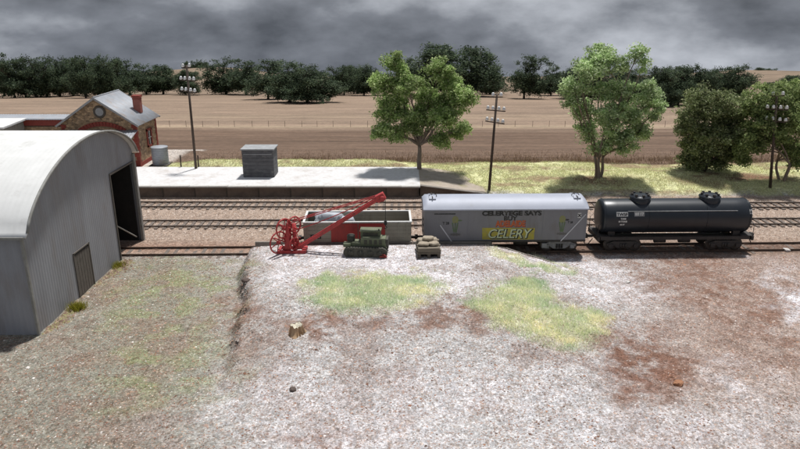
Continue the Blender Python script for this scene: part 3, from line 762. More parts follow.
# side window with red brick surround
wn = MB().box((hx(HX1), hy(72.3), 2.6), (.1,1.0,1.5)).build('window', M['glass'], hs)
for (dy, dz, a, b) in ((-.62,0,.26,1.9),(.62,0,.26,1.9),(0,.88,1.5,.26),(0,-.88,1.5,.2)):
    MB().box((hx(HX1)+.04, hy(72.3)+dy, 2.6+dz), (.12,a,b)).build('surround', M['red_brick'], wn)
MB().box((hx(HX1)+.07, hy(72.3), 2.6), (.05,1.0,.07)).build('glazing_bar', M['white'], wn)
MB().box((hx(HX1)+.075, hy(72.3), 2.6), (.05,.07,1.5)).build('glazing_bar', M['white'], wn)
# chimney
ch = MB().box((hx(-28.35), hy(72.6), hz(7.05)), (.76,.62,1.8)).build('chimney', M['chimney'], hs)
MB().box((hx(-28.35), hy(72.6), hz(7.9)), (.9,.76,.22)).build('chimney_cap', M['red_brick'], ch)
MB().box((hx(-28.35), hy(72.6), hz(7.64)), (.83,.69,.08)).build('chimney_band', M['red_brick'], ch)
# verandah
m = MB()
m.grid(lambda u, v: (hx(HX0)-.1+(HX1-HX0+.3)*u, hy(HY0)-.05-2.7*v, hz(4.85)-.75*v+.02*math.sin(u*7.9*2*math.pi/.28)), 180, 2)
o = m.build('verandah_roof', M['roof_grey'], hs, True, fix=False); q = o.modifiers.new('solid','SOLIDIFY'); q.thickness = .06; q.offset = -1
for X in (HX0+.2, -31.2, HX1-.1):
    MB().cyl((hx(X), hy(HY0)-2.6, 0), (hx(X), hy(HY0)-2.6, hz(4.05)), .09, n=8).build('verandah_post', M['red_fascia'], hs)
# side wing
wg = empty('station_wing', (-42, 72.4, HB), 0, 'low flat-roofed wing left of the stone house with red fascia', 'building')
MB().box((0,-1.0,(5.0-HB)/2), (13.6,2.2,5.0-HB)).build('wall', M['rubble'], wg)
MB().box((.1,-2.22,4.55), (13.9,.14,.62)).build('fascia', M['red_fascia'], wg)
m = MB(); m.grid(lambda u, v: (-7+14.0*u, -2.6+2.9*v, 4.95+.1*v+.02*math.sin(u*14*2*math.pi/.28)), 300, 2)
o = m.build('roof', M['roof_grey'], wg, True, fix=False); q = o.modifiers.new('solid','SOLIDIFY'); q.thickness = .06; q.offset = -1
# plank hut on the platform
ph = empty('platform_hut', (-43.2, 67.9, PZT-.1), 0, 'grey upright-plank hut with pale roof behind the arched shed', 'hut')
MB().box((0,0,2.3), (7.4,3.9,4.6)).build('wall', M['plank_grey'], ph)
pk = MB().box((0,0,0), (.05,.27,4.5)).mesh('plank', M['plank_grey'])
for i in range(13): link('plank', pk, ph, (3.72+random.uniform(0,.015), -1.8+i*.3, 2.3), (0,0,0))
for i in range(24): link('plank', pk, ph, (-3.6+i*.31, -1.97-random.uniform(0,.015), 2.3), (0,0,R(90)))
m = MB().prism([(-2.2,4.55),(2.3,4.75),(2.3,4.92),(-2.2,4.72)], 'x', -3.95, 3.98); m.build('roof', M['zinc_white'], ph)

# rainwater tank by the house
wt = empty('rainwater_tank', (-25.55, 69.9, 1.0), 0, 'small corrugated iron rainwater tank beside the stone house', 'tank')
prof = []
for i in range(37):
    prof.append((.84+.028*math.sin(i/36*1.85*2*math.pi/.2), .05+i/36*1.85))
MB().lathe(prof, (0,0,0), 32).build('barrel', M['roof_grey'], wt, True)
MB().lathe([(.9,1.9),(.86,1.95),(.2,2.02)], (0,0,0), 32).build('lid', M['roof_grey'], wt, True)
MB().box((0,0,0), (1.9,1.9,.2)).build('stand', M['timber_dark'], wt)
# dark hut on the platform
a0 = P(243.5,177.5,PZT); a1 = P(274.5,177.5,PZT)
hut = empty('platform_locker', ((a0.x+a1.x)/2, a0.y+1.05, PZT), 0, 'weathered dark grey box hut with flat pale lid standing on the platform', 'hut')
wd = a1.x-a0.x; hh = PZ(150.0, a0.y)-PZT
MB().box((0,0,hh/2), (wd-.1,2.1,hh)).build('body', M['hut'], hut)
for i in range(7):
    bb = MB().box((0,-1.06,.06+hh*(i+.5)/7.2), (wd,.05,hh/7.2-.025)); bb.build('board', M['hut'], hut)
for i in range(7): MB().box((wd/2-.02,0,.06+hh*(i+.5)/7.2), (.05,2.14,hh/7.2-.025)).build('board', M['hut'], hut)
MB().box((0,-1.1,hh-.42), (wd-.3,.05,.07)).build('batten', M['hut_top'], hut)
MB().box((0,0,hh+.05), (wd+.22,2.36,.12)).build('lid', M['hut_top'], hut, bevel=.02)

# ------------------------------------------------------------------ telegraph poles
def telegraph(px, py, z, toppx, toppy, label, rz, s_=1.0):
    b = P(px, py, z); b.z = terrain(b.x, b.y) if z < 1.05 else z
    top_z = PZ(toppy, b.y); h = top_z-b.z
    d = b.y*math.cos(PITCH)+(CAMH-top_z)*math.sin(PITCH); tx = (toppx-CX)/FPX*d - b.x
    t = empty('telegraph_pole', (b.x, b.y, b.z), 0, label, 'telegraph pole', 'telegraph poles along the line')
    MB().cyl((0,0,-.4), (tx,0,h), .14, .10, 10).build('pole', M['pole'], t, True)
    im = MB().lathe([(.05,0),(.15,.03),(.165,.12),(.12,.2),(.135,.23),(.09,.31),(.02,.34)], n=10).mesh('insulator', M['insulator'], True)
    c, s = math.cos(rz), math.sin(rz)
    for k, (dz, half, ins) in enumerate(((.25,.46,(-.4,.4)), (1.5,.86,(-.8,-.3,.3,.8)), (2.6,.86,(-.8,-.3,.3,.8)))):
        z = h-dz; xk = tx*(z/h); sg = 1 if k != 1 else 1
        arm = MB().box((xk,-.14,z), (half*2+.2,.09,.09), rz=rz, ry=.06*(k-1)).build('crossarm', M['pole'], t)
        for q in ins:
            link('insulator', im, t, (xk+q*c, -.14+q*s, z+.08+(-.06*(k-1)*q)))
    return t
telegraph(196,168.5,PZT, 186.5,65, 'leftmost telegraph pole with white insulators, beside the stone house platform', R(-24))
telegraph(489,188.5,.4, 497,94, 'leaning telegraph pole with pale insulators rising behind the silver-roofed van', R(-32))
telegraph(770.5,187.5,.4, 777,93, 'telegraph pole with white insulators in front of the rightmost tree', R(-20))
for px, lab in ((181,'short dark fence post left of the leftmost telegraph pole'), (198.5,'short dark fence post right beside the leftmost telegraph pole')):
    b = P(px,166.5,1.15); MB_ = MB().cyl((0,0,-.3),(.03,0,1.35),.085,.075,8)
    o = MB_.build('fence_post', M['pole']); o.location = (b.x, b.y, 1.0); tag(o, lab, 'post', 'posts behind the platform')
# stock fence across the field
fe = empty('wire_fence', (0, 121, far_z(np.array([0.]),np.array([121.]))[0]), 0, 'thin post and wire fence crossing the ploughed field', 'fence')
fpm = MB().cyl((0,0,-.3),(0,0,1.1),.035,.03,6).mesh('post', M['pole'])
zf = fe.location.z; wp = []
for i in range(62):
    X = -90+i*3.0+random.uniform(-.2,.2); z = float(far_z(np.array([X]),np.array([121.]))[0]-zf)
    link('post', fpm, fe, (X,0,z)); wp.append((X,0,z))
for hz_ in (.5,.8,1.05): MB().tube([(p[0],-.06,p[2]+hz_) for p in wp], .008, 4).build('wire', M['rope'], fe)

# ------------------------------------------------------------------ bank edging
bo = empty('bank_edging', (-2, 44.75, 0), 0, 'low timber edging along the track side of the loading bank', 'edging')
em = MB().box((0,0,0), (2.94,.16,.30)).mesh('plank', M['edging'])
for i in range(6):
    for k in range(4):
        X = -10.4+1.5+i*2.8
        if X > 5.9: continue
        o = link('plank', em, bo, (X+2, random.uniform(-.01,.01), BANK_Z-.08-k*.31), (0,random.uniform(-.004,.004),.004)); o.scale = (.945,1,1)
ex = [6.0,7.4,8.8,10.2]
for i in range(3):
    a = Vector((ex[i],float(bank_edge(np.array(ex[i])))+.0,0)); b = Vector((ex[i+1],float(bank_edge(np.array(ex[i+1]))),0))
    a.z = terrain(a.x,a.y-.35)-.02; b.z = terrain(b.x,b.y-.35)-.06; c_ = (a+b)/2; d = b-a
    MB().box((c_.x+2, c_.y-44.75-.05, c_.z-.08), (d.length*1.0,.10,.26), rz=math.atan2(d.y,d.x), ry=-math.asin(d.z/d.length)).build('plank', M['edging'], bo)

# ------------------------------------------------------------------ rolling stock
def wheelset(parent, x, y, r=.46):
    w_ = MB().lathe([(.08,-.10),(r*.55,-.08),(r*.8,-.05),(r*1.07,-.05),(r*1.07,-.02),(r,0),(r,.09),(r*.82,.09),(r*.55,.06),(.09,.11)], (x,y,r), 24, 'y')
    return w_.build('wheel', M['wheel'], parent, True)
def bogie(parent, x, frame_m):
    b = MB().box((x,0,.62), (.5,1.9,.22)).build('bogie', M['underframe'], parent)
    for s in (-1, 1):
        y = s*1.03
        m = MB()
        m.prism([(x-1.2,.62),(x-.75,.80),(x+.75,.80),(x+1.2,.62),(x+1.2,.44),(x+.75,.50),(x+.42,.28),(x-.42,.28),(x-.75,.50),(x-1.2,.44)], 'y', y-.05, y+.05)
        m.box((x-.92,y+s*.05,.47), (.32,.16,.30)); m.box((x+.92,y+s*.05,.47), (.32,.16,.30))
        m.box((x-.45,y+s*.0,.70), (.16,.13,.1)); 
        sf = m.build('side_frame', frame_m, b, bevel=.015)
        m = MB()
        for k in (-.18,0,.18): m.cyl((x+k,y+s*.06,.34),(x+k,y+s*.06,.64),.075,n=8)
        m.build('spring', M['underframe'], b, True)
        for dx in (-.88,.88): wheelset(b, x+dx, s*.78*1.0-.0)
    return b
def coupler(parent, x, s):
    m = MB(); m.box((x+s*.22,0,.88), (.44,.16,.18)); m.box((x+s*.48,.05,.88), (.2,.34,.26)); m.box((x+s*.5,-.14,.88), (.12,.1,.26))
    m.cyl((x+s*.1,-.35,.78),(x+s*.35,-.3,.38),.035,n=6)
    return m.build('coupler', M['underframe'], parent)

# --- van with celery lettering
pL = P(422.5,243,1.0); pR = P(586.5,243,1.0); VL = (pR.x-pL.x)*.985
c0, ang = on_siding(500.8)
van = empty('refrigerated_van', c0, ang, 'grey bogie railway van with silver roof and CELERY lettering', 'railway van')
HW = 1.38; vb0, vb1 = .92, 3.40
hl = VL/2
body = MB().box((0,0,(vb0+vb1)/2), (VL,HW*2,vb1-vb0)).build('body', M['van_grey'], van, bevel=.02)
MB().box((0,-HW-.012,vb1-.05), (VL+.02,.03,.1)).build('cornice_rail', M['van_grey'], van)
MB().box((0,-HW-.012,vb0+.07), (VL+.02,.035,.14)).build('sill_rail', M['underframe'], van)
for xx in (-1.02,1.02): MB().box((xx*2.6,-HW-.006,(vb0+vb1)/2), (.035,.014,vb1-vb0-.25)).build('seam', M['van_grey'], van)
for xx in (-hl+.05,hl-.05): MB().box((xx,-HW-.008,(vb0+vb1)/2), (.1,.02,vb1-vb0-.24)).build('corner_angle', M['van_grey'], van)
# roof
def vroof(u, v):
    t = v*2-1; tt = abs(t)
    e_ = max(0, abs(u*2-1)-.965)/.035
    Yp = t*(HW+.09)
    z = vb1-.02 + (.66)*(1-tt**2.3)*(1-.35*e_**2) + (.0)
    return (-hl-.07+(VL+.14)*u, Yp, z)
m = MB(); m.grid(vroof, 60, 28)
rf_ = m.build('roof', M['van_roof'], van, True, fix=False)
for u in (0,1):
    pts = [vroof(u, k/28) for k in range(29)]
    MB().add(pts, [tuple(range(29))]).build('roof_end', M['van_grey'], van)
for s in (-1,1):
    MB().box((0,s*(HW+.08),vb1-.04), (VL+.14,.05,.09)).build('eave', M['van_roof'], van)
ss = MB()
for s in (-1,1):
    for yy in (-.55,.35):
        hb = MB().box((s*(hl-.62),yy,3.99), (.5,.42,.10), rx=(-.22 if yy < 0 else .15)*-1).build('ice_hatch', M['van_roof'], van, bevel=.02)
        MB().box((s*(hl-.62),yy-.05,4.05+.01), (.06,.46,.05)).build('hatch_bar', M['underframe'], hb)
    MB().tube([(s*(hl-.95),-.3,3.9),(s*(hl-.92),-.3,4.15),(s*(hl-.75),-.28,4.24),(s*(hl-.5),-.28,4.22),(s*(hl-.4),-.3,4.08),(s*(hl-.38),-.3,3.9)], .03, 6).build('grab_rail', M['underframe'], van, True)
# side lettering and painted emblems (each a thin painted sheet on the side)
yS = -HW-.004
pxm = VL/164.5                      # metres per photo pixel along the side
def vx(px): return (px-504.5)*pxm
def vz(py): return vb1-.03-(py-207.3)*(2.48/35.2)
text_mesh('lettering', 'CELERYEGE SAYS', .46, M['letter_black'], van, vx(510.3), vz(213.7), yS-.004, sx=1.2, bold=.026)
text_mesh('lettering', 'BUY', .43, M['letter_black'], van, vx(509), vz(218.9), yS-.004, sx=1.15, bold=.02)
text_mesh('lettering', 'ADELAIDE', .62, M['orange_red'], van, vx(509.4)+.03, vz(225.3)-.03, yS-.003, sx=.74, bold=.03)
text_mesh('lettering', 'ADELAIDE', .62, M['orange'], van, vx(509.4), vz(225.3), yS-.009, sx=.74, bold=.02)
m = MB(); m.add([(vx(481.5),yS-.003,vz(239)),(vx(534),yS-.003,vz(239.5)),(vx(534.5),yS-.003,vz(227.2)),(vx(481),yS-.003,vz(226.6))],[(0,1,2,3)])
m.build('lettering_panel', M['yellow'], van, fix=False)
text_mesh('lettering', 'CELERY', .96, M['letter_black'], van, vx(507.8)+.05, vz(237.6)-.02, yS-.007, sx=.93, bold=.05, shear=.22)
text_mesh('lettering', 'CELERY', .96, M['letter_green'], van, vx(507.8), vz(237.6), yS-.013, sx=.93, bold=.008, shear=.22)
text_mesh('lettering', 'T 28', .26, M['letter_black'], van, vx(444.3), vz(222.8), yS-.004, sx=.95, bold=.01)
text_mesh('lettering', 'T 28', .2, M['letter_black'], van, vx(570), vz(222.4), yS-.004, sx=.95, bold=.01)
MB().box((vx(443),yS-.004,vz(211.8)), (1.5,.008,.07)).build('painted_line', M['letter_black'], van)
def disc(cx_, cz_, rx, rz, mt, y, n=18, jag=0):
    vs = [(cx_+rx*math.cos(2*math.pi*i/n)*(1-jag*(i%2)), y, cz_+rz*math.sin(2*math.pi*i/n)*(1-jag*(i%2))) for i in range(n)]
    MB().add(vs, [tuple(range(n))]).build('painted_emblem', mt, van, fix=False)
M['van_stain'] = mat('dark_print', (.10,.10,.095), (.13,.125,.12), 5, .6)
for cx_, top in ((453.6,218.0),(561.8,218.2)):
    disc(vx(cx_), vz(top), .24, .30, M['yolk_print'], yS-.004, 18, .12)
    for k, (dx, tilt) in enumerate(((-.12,-.12),(0,0.02),(.12,.13))):
        x0 = vx(cx_)+dx*.6; z0 = vz(231.5)
        MB().add([(x0-.05,yS-.005-k*.001,z0),(x0+.05,yS-.005-k*.001,z0),(x0+.04+tilt,yS-.005-k*.001,vz(221)),(x0-.06+tilt,yS-.005-k*.001,vz(221))],[(0,1,2,3)]).build('painted_emblem', M['leaf_print'], van, fix=False)
    disc(vx(cx_)+.02, vz(233.5), .46, .12, M['van_stain'], yS-.003, 20, .3)
    disc(vx(cx_+4.5), vz(218.8), .2, .07, M['leaf_print'] if cx_ < 500 else M['underframe'], yS-.003, 12, .2)
MB().box((vx(578.7),yS-.006,vz(214.2)), (.26,.012,.36)).build('number_plate', M['letter_white'], van)
text_mesh('lettering', 'X', .3, M['letter_black'], van, vx(578.7), vz(215.7), yS-.016, bold=.02)
# diagonal steel straps
def strap(x0, py0, x1, py1):
    a = Vector((vx(x0), -HW-.02, vz(py0))); b = Vector((vx(x1), -HW-.02, vz(py1))); d = b-a
    MB().box((a+b)/2, (d.length,.03,.07), ry=-math.atan2(d.z,d.x)).build('strap', M['strap'], van)
strap(438.5,223.5,450.8,241.5); strap(561.5,241.5,585,213)
# ladder at the left end, underframe, bogies
for xx in (-1,1): MB().box((0,xx*.9,.86), (VL-.3,.16,.2)).build('sole_bar', M['underframe'], van)
for xx in (-1.3,1.3): MB().cyl((xx-.5,-.6,.62),(xx+.5,-.6,.62),.2,n=12).build('brake_cylinder', M['underframe'], van, True)
MB().box((0,0,.6), (3.6,.1,.1)).build('truss_rod', M['underframe'], van)
for s in (-1,1):
    bogie(van, s*(hl-1.75), M['bogie_grey']); coupler(van, s*hl, s)
    for z in (1.2,1.65,2.1,2.55): MB().box((s*(hl+.05),-.9,z), (.05,.45,.04)).build('end_step', M['underframe'], van)
MB().box((vx(544.5)+.05,-1.28,.62), (.34,.2,.34)).build('tool_box', M['bogie_grey'], van)

# --- black tank wagon
c0, ang = on_siding(667.5)
tank = empty('tank_wagon', c0, ang, 'black bogie tank wagon with two filler domes', 'tank wagon')
tl = (P(753,225,2.5).x-P(597,225,2.5).x)/2*1.0; TR, TZ = 1.25, 2.42
prof = [(.02,-tl),(.5,-tl+.015),(.9,-tl+.05),(1.12,-tl+.11),(1.22,-tl+.18),(TR,-tl+.28)] + [(TR,-tl+.28+(2*tl-.56)*i/12) for i in range(1,13)] + [(1.22,tl-.18),(1.12,tl-.11),(.9,tl-.05),(.5,tl-.015),(.02,tl)]
MB().lathe(prof, (0,0,TZ), 48, 'x').build('barrel', M['black_tank'], tank, True)
for k in (-tl+.3,-tl/2.6,tl/2.6,tl-.3): MB().ring((k,0,TZ), TR+.004, .02, 'x', 48, 6).build('barrel_band', M['black_tank'], tank, True)
tpx = 2*tl/156.0
def tx_(px): return (px-675.3)*tpx
for px in (640,712.5):
    x_ = tx_(px)
    dm = MB().lathe([(.72,TZ+TR-.22),(.72,TZ+TR+.17),(.68,TZ+TR+.24),(.60,TZ+TR+.28),(.58,TZ+TR+.33),(.3,TZ+TR+.37),(.05,TZ+TR+.38)], (x_,0,0), 28).build('dome', M['black_tank'], tank, auto=35)
    MB().ring((x_,0,TZ+TR+.18), .735, .03, 'z', 28, 6).build('rim', M['black_tank'], dm, True)
    for k in range(7):
        a = 2*math.pi*k/7+.3
        MB().box((x_+.56*math.cos(a),.56*math.sin(a),TZ+TR+.35), (.15,.15,.15)).build('bolt', M['underframe'], dm)
    for dx in (-.15,.2): MB().box((x_+dx,-.62,TZ+1.12), (.04,.03,.22), rx=.5).build('bracket', M['underframe'], tank)
# long pipe rail on the near shoulder
yr = -1.12; zr = TZ+.66
for s in (-1,1): MB().cyl((tx_(623),s*1.17,zr),(tx_(735),s*1.17,zr),.035,n=8).build('hand_rail', M['bogie_grey'], tank, True)
for px in (624,660,697,734): MB().cyl((tx_(px),-1.0,zr-.02),(tx_(px),-1.17,zr),.025,n=6).build('rail_bracket', M['underframe'], tank)
# lettering wraps the upper side: put on the face tangent there
def on_tank(o, a):       # bend flat lettering round the barrel
    for v in o.data.vertices:
        ang_ = (v.co.z-TZ)/TR; r_ = TR+.006-(v.co.y)
        v.co = (v.co.x, -r_*math.cos(ang_), TZ+r_*math.sin(ang_))
def tz_(py): return TZ+TR*math.asin(max(-.99,min(.99,(3.79-(py-198)*.0722-TZ)/TR)))
def tpanel(px0,px1,py0,py1,mt,name='painted_panel'):
    m = MB(); m.grid(lambda u,v:(tx_(px0)+(tx_(px1)-tx_(px0))*u,.0,tz_(py1)+(tz_(py0)-tz_(py1))*v),4,8); o = m.build(name, mt, tank, fix=False); on_tank(o,0)
TEXZ = TZ+.25
def ttext(s,size,px,z,sx=1.0,mt=None,bold=.01):
    o = text_mesh('lettering', s, size, mt or M['letter_white'], tank, tx_(px), z, -.004, sx=sx, bold=bold); on_tank(o,0)
def tbox(px0,px1,z0,z1,mt):
    m = MB(); m.grid(lambda u,v:(tx_(px0)+(tx_(px1)-tx_(px0))*u,0,z0+(z1-z0)*v),4,6); o = m.build('painted_panel', mt, tank, fix=False); on_tank(o,0)
tbox(611.4,623.2,TZ+.30,TZ+.62,M['letter_white']); ttext('TWSF',.30,617.3,TZ+.355,1.0,M['letter_black'],.012)
tbox(629.6,640,TZ+.30,TZ+.62,M['bogie_grey']); ttext('60 17',.28,634.8,TZ+.365,.95,M['letter_white'],.01)
ttext('TARE',.16,618.5,TZ+.08); ttext('18 TONS',.16,618,TZ-.12); ttext('40 FT',.14,618,TZ-.36)
tbox(748.0,750.6,TZ+.42,TZ+.76,M['letter_white']); ttext('4',.26,749.3,TZ+.50,1.0,M['letter_black'])
# underframe
for s in (-1,1):
    MB().box((0,s*1.05,1.02), (2*tl-.1,.14,.24)).build('sole_bar', M['underframe'], tank)
    MB().box((s*(tl+.12),0,1.0), (.16,2.4,.3)).build('headstock', M['underframe'], tank)
    for k in (-.62,.62): MB().box((s*(tl-.9)*1.0,k,1.3), (.5,.3,.42)).build('saddle', M['underframe'], tank)
    MB().box((s*(tl-.25),0,1.16), (.9,2.2,.05)).build('end_deck', M['underframe'], tank)
    for yy in (-1.05,1.05):
        MB().tube([(s*(tl+.16),yy,1.1),(s*(tl+.16),yy,2.0),(s*(tl-.06),yy,2.25)],.025,6).build('end_handrail', M['bogie_grey'] if s>0 else M['underframe'], tank, True)
    bogie(tank, s*(tl-1.75), M['underframe']); coupler(tank, s*(tl+.2), s)
    MB().cyl((s*.9-.4,-.55,.7),(s*.9+.4,-.55,.7),.2,n=12).build('brake_cylinder', M['underframe'], tank, True)
MB().box((0,0,.86), (2*tl-.6,.5,.2)).build('centre_sill', M['underframe'], tank)

# --- open wagon
c0, ang = on_siding(358.5)
ow = empty('open_wagon', c0, ang, 'drab open wagon with white top rim and red side doors', 'open wagon')
WL = 7.55; wh = WL/2; WZ0, WZ1, WW = 1.0, 2.46, 1.32
for s in (-1,1):
    for i in range(5):
        zc = WZ0+(i+.5)*(WZ1-WZ0)/5
        MB().box((0,s*WW,zc), (WL,.08,(WZ1-WZ0)/5-.012)).build('side_plank', M['olive_wagon'], ow)
        MB().box((s*wh,0,zc), (.08,2*WW-.09,(WZ1-WZ0)/5-.012)).build('end_plank', M['olive_wagon'], ow)
    MB().box((0,s*WW,WZ1+.02), (WL+.16,.15,.08)).build('top_rim', M['white'], ow)
    MB().box((s*wh,0,WZ1+.021), (.15,2*WW-.16,.08)).build('top_rim', M['white'], ow)
    for xx in (-.97,.97):
        d_ = MB().box((xx+.05,s*(WW+.06),(WZ0+WZ1)/2-.02), (1.88,.05,WZ1-WZ0-.1)).build('red_door', M['red_door'], ow)
        for q in (-.6,.6): MB().box((xx+.05+q,s*(WW+.095),(WZ0+WZ1)/2), (.09,.03,WZ1-WZ0-.16)).build('hinge_strap', M['red_door'], d_)
    for xx in (-3.5,-2.9,2.9,3.5): MB().box((xx,s*(WW+.06),(WZ0+WZ1)/2), (.1,.05,WZ1-WZ0)).build('stanchion', M['olive_wagon'], ow)
    MB().box((0,s*.95,.9), (WL,.12,.22)).build('sole_bar', M['underframe'], ow)
    coupler(ow, s*wh, s)
    for xx in (-1.9,1.9):
        MB().box((xx,s*1.02,.6), (.36,.14,.5)).build('axle_guard', M['underframe'], ow)
        wheelset(ow, xx, s*.78)
MB().box((-2.95,-WW-.066,1.42), (.75,.012,.3)).build('painted_panel', M['underframe'], ow)
text_mesh('lettering','S 204',.24,M['letter_white'],ow,-2.95,1.35,-WW-.076,bold=.005)
MB().box((0,0,WZ0-.02), (WL-.1,2*WW-.1,.08)).build('floor', M['wagon_in'], ow)
# loads inside it
def lump(name, mt, c, d, seed, label, cat, rz=0, rough=.25):
    r_ = np.random.default_rng(seed)
    import bmesh
    bm = bmesh.new(); bmesh.ops.create_icosphere(bm, subdivisions=3, radius=1)
    for v in bm.verts:
        p = v.co; n_ = float(fbm(np.array(p.x*1.4+seed), np.array(p.y*1.4+p.z*1.7), seed, 3))-.5
        q = p*(1+rough*n_*2); 
        for k in range(3): q[k] = math.copysign(abs(q[k])**.75, q[k])
        v.co = (q.x*d[0]/2, q.y*d[1]/2, max(q.z,-.8)*d[2]/2+.4*d[2])
    me = bpy.data.meshes.new(name); bm.to_mesh(me); bm.free(); me.materials.append(mt); me.shade_smooth()
    o = link(name, me, None, c, (0,0,rz)); return tag(o, label, cat)
rot = Matrix.Rotation(ang,3,'Z')
def inwag(x,y,z): return tuple(c0+rot@Vector((x,y,z)))
lump('tarpaulin_bundle', M['tarp'], inwag(-2.3,.45,WZ0+.02), (2.3,1.5,1.75), 3, 'pale grey bundle in the left end of the open wagon', 'bundle', 0, .5)
lump('tarpaulin_bundle', M['tarp'], inwag(-.9,.7,WZ0+.02), (1.3,1.0,1.5), 5, 'smaller grey bundle near the middle of the open wagon', 'bundle', .4, .5)

# ------------------------------------------------------------------ red hand crane
cb = P(291,251,BANK_Z); cz = terrain(cb.x, cb.y)
cr = empty('yard_crane', (cb.x, cb.y, cz), 0, 'red hand-cranked yard crane with spoked flywheels and long jib', 'crane')
m = MB(); m.box((.1,-.45,.10), (1.9,.16,.2)); m.box((.1,.45,.10), (1.9,.16,.2)); m.box((-.75,0,.10), (.18,1.0,.18)); m.box((.95,0,.12), (.3,1.0,.2))
m.build('base_frame', M['crane_red'], cr, bevel=.015)
for s in (-.28,.28):
    MB().prism([(-.42,.15),(.02,.15),(.0,1.4),(-.04,2.1),(-.2,2.1),(-.26,1.3)], 'y', s-.05, s+.05).build('side_frame', M['crane_red'], cr, bevel=.015)
def spoked(x, y, z, r, name, n=6, rz=R(52)):
    wv = MB().ring((0,0,0), r, .055, 'y', 30, 8).build(name, M['crane_red'], cr, True)
    wv.location = (x,y,z); wv.rotation_euler = (0,0,rz)
    MB().cyl((0,-.1,0),(0,.1,0),.12,n=14).build('hub', M['crane_red'], wv, True)
    for k in range(n):
        a = 2*math.pi*k/n+.3
        MB().cyl((0,0,0),(r*math.cos(a),0,r*math.sin(a)),.035,n=6).build('spoke', M['crane_red'], wv)
    return wv
spoked(-.72,-.5,.80,.74,'flywheel'); spoked(-.32,-.45,1.78,.66,'flywheel',6); spoked(.22,.35,1.72,.62,'flywheel')
spoked(-.15,.5,.85,.46,'gear_wheel',5); spoked(.32,-.42,.7,.4,'gear_wheel',5)
MB().cyl((-.12,-.26,1.15),(-.12,.26,1.15),.2,n=16).build('rope_drum', M['crane_red'], cr, True)
for (x,z) in ((-.32,1.78),(.22,1.72),(-.72,.80),(.32,.7)): MB().cyl((x+.45,-.42,z),(x-.45,.42,z),.05,n=8).build('shaft', M['crane_red'], cr)
MB().tube([(.3,-.3,1.5),(.55,-.5,1.5),(.62,-.55,1.2),(.8,-.7,1.2)],.035,6).build('crank_handle', M['crane_red'], cr, True)
MB().cyl((.3,0,.1),(.3,0,2.0),.17,.13,12).build('mast', M['crane_red'], cr, True)
# jib
jb = Vector((P(299,250.5,BANK_Z).x-cb.x, 0, .28)); jd = cb.y
jt = Vector((0,0,PZ(198,cb.y)-cz)); dpt = cb.y*math.cos(PITCH)+(CAMH-PZ(198,cb.y))*math.sin(PITCH); jt.x = (379-CX)/FPX*dpt-cb.x
def bar(a, b, w_, h_, name, mt, parent, y=0):
    a = Vector(a); b = Vector(b); d = b-a
    return MB().box((a+b)/2, (d.length,w_,h_), rz=math.atan2(d.y,math.hypot(d.x,0)) if False else 0, ry=-math.atan2(d.z,d.x)).build(name, mt, parent, bevel=.012)
for s in (-.2,.2):
    bar(jb+Vector((0,s,0)), jt+Vector((0,s*.7,0)), .11, .22, 'jib', M['crane_red'], cr)
for t_ in (.12,.3,.48,.66,.84):
    p = jb.lerp(jt, t_); MB().box(p, (.12,.4,.1)).build('jib_brace', M['crane_red'], cr)
head = MB().box(jt+Vector((.1,0,.05)), (.62,.46,.5), ry=-.5).build('jib_head', M['crane_red'], cr, bevel=.05)
MB().cyl(jt+Vector((.22,-.3,.02)), jt+Vector((.22,.3,.02)), .2, n=16).build('pulley', M['crane_red'], head, True)
for s in (-.22,.22): MB().cyl((.15,s,2.15), jt+Vector((-.05,s*.8,.18)), .035, n=6).build('tie_rod', M['crane_red'], cr)
pts = [Vector((-.1,0,1.35)).lerp(jt+Vector((.1,0,.26)), k/14)+Vector((0,0,-.18*math.sin(math.pi*k/14))) for k in range(15)]
MB().tube(pts, .035, 6).build('hoist_rope', M['crane_red'], cr, True)
hx_ = jt.x+.42
MB().cyl((hx_,0,jt.z), (hx_,0,2.15), .022, n=6).build('fall_rope', M['rope'], cr)
hk = MB().box((hx_,0,2.05), (.2,.16,.3)).build('hook_block', M['rope'], cr, bevel=.02)
MB().tube([(hx_,0,1.92),(hx_+.02,0,1.8),(hx_+.1,0,1.7),(hx_+.02,0,1.62),(hx_-.08,0,1.66)],.03,6).build('hook', M['rope'], hk, True)

# ------------------------------------------------------------------ tracked machine
tb = P(366,257.0,BANK_Z); tz0 = terrain(tb.x, tb.y+.8)
tm = empty('crawler_tractor', (tb.x, tb.y+.75, tz0-.02), R(-3), 'weathered olive green crawler tractor with boxy body and drum', 'tractor')
tm.scale = (1,1,.88)
tw = 46/668*(tb.y*math.cos(PITCH)+16*math.sin(PITCH))
for s in (-1,1):
    m = MB(); n=20; pl=[]
    hw=tw/2-.06
    for k in range(n):
        a=2*math.pi*k/n; pl.append((math.copysign(hw-.36,math.cos(a))+.36*math.cos(a), .37+.36*math.sin(a)))
    tr_=m.prism(pl,'y',s*.62-.2,s*.62+.2).build('track_unit', M['tractor_dark'], tm)
    lm = MB().box((0,0,0),(.13,.46,.05)).mesh('track_shoe', M['tractor_dark'])
    for k in range(13):
        X_=-hw+.35+k*(2*hw-.7)/12
        link('track_shoe', lm, tr_, (X_,s*.62,.75)); 
    for k in range(4): MB().cyl((-hw+.5+k*(2*hw-1)/3,s*.62-.24,.34),(-hw+.5+k*(2*hw-1)/3,s*.62+.24,.34),.22,n=14).build('road_wheel', M['tractor_dark'], tr_, True)
MB().box((.2,0,.75),(tw*.78,.9,.5)).build('chassis', M['tractor'], tm, bevel=.04)
hd = MB().box((.5,-.05,1.12),(1.7,.86,.62)).build('engine_hood', M['tractor'], tm, bevel=.09)
MB().box((1.42,-.05,1.05),(.16,.8,.6)).build('radiator', M['tractor_dark'], hd, bevel=.03)
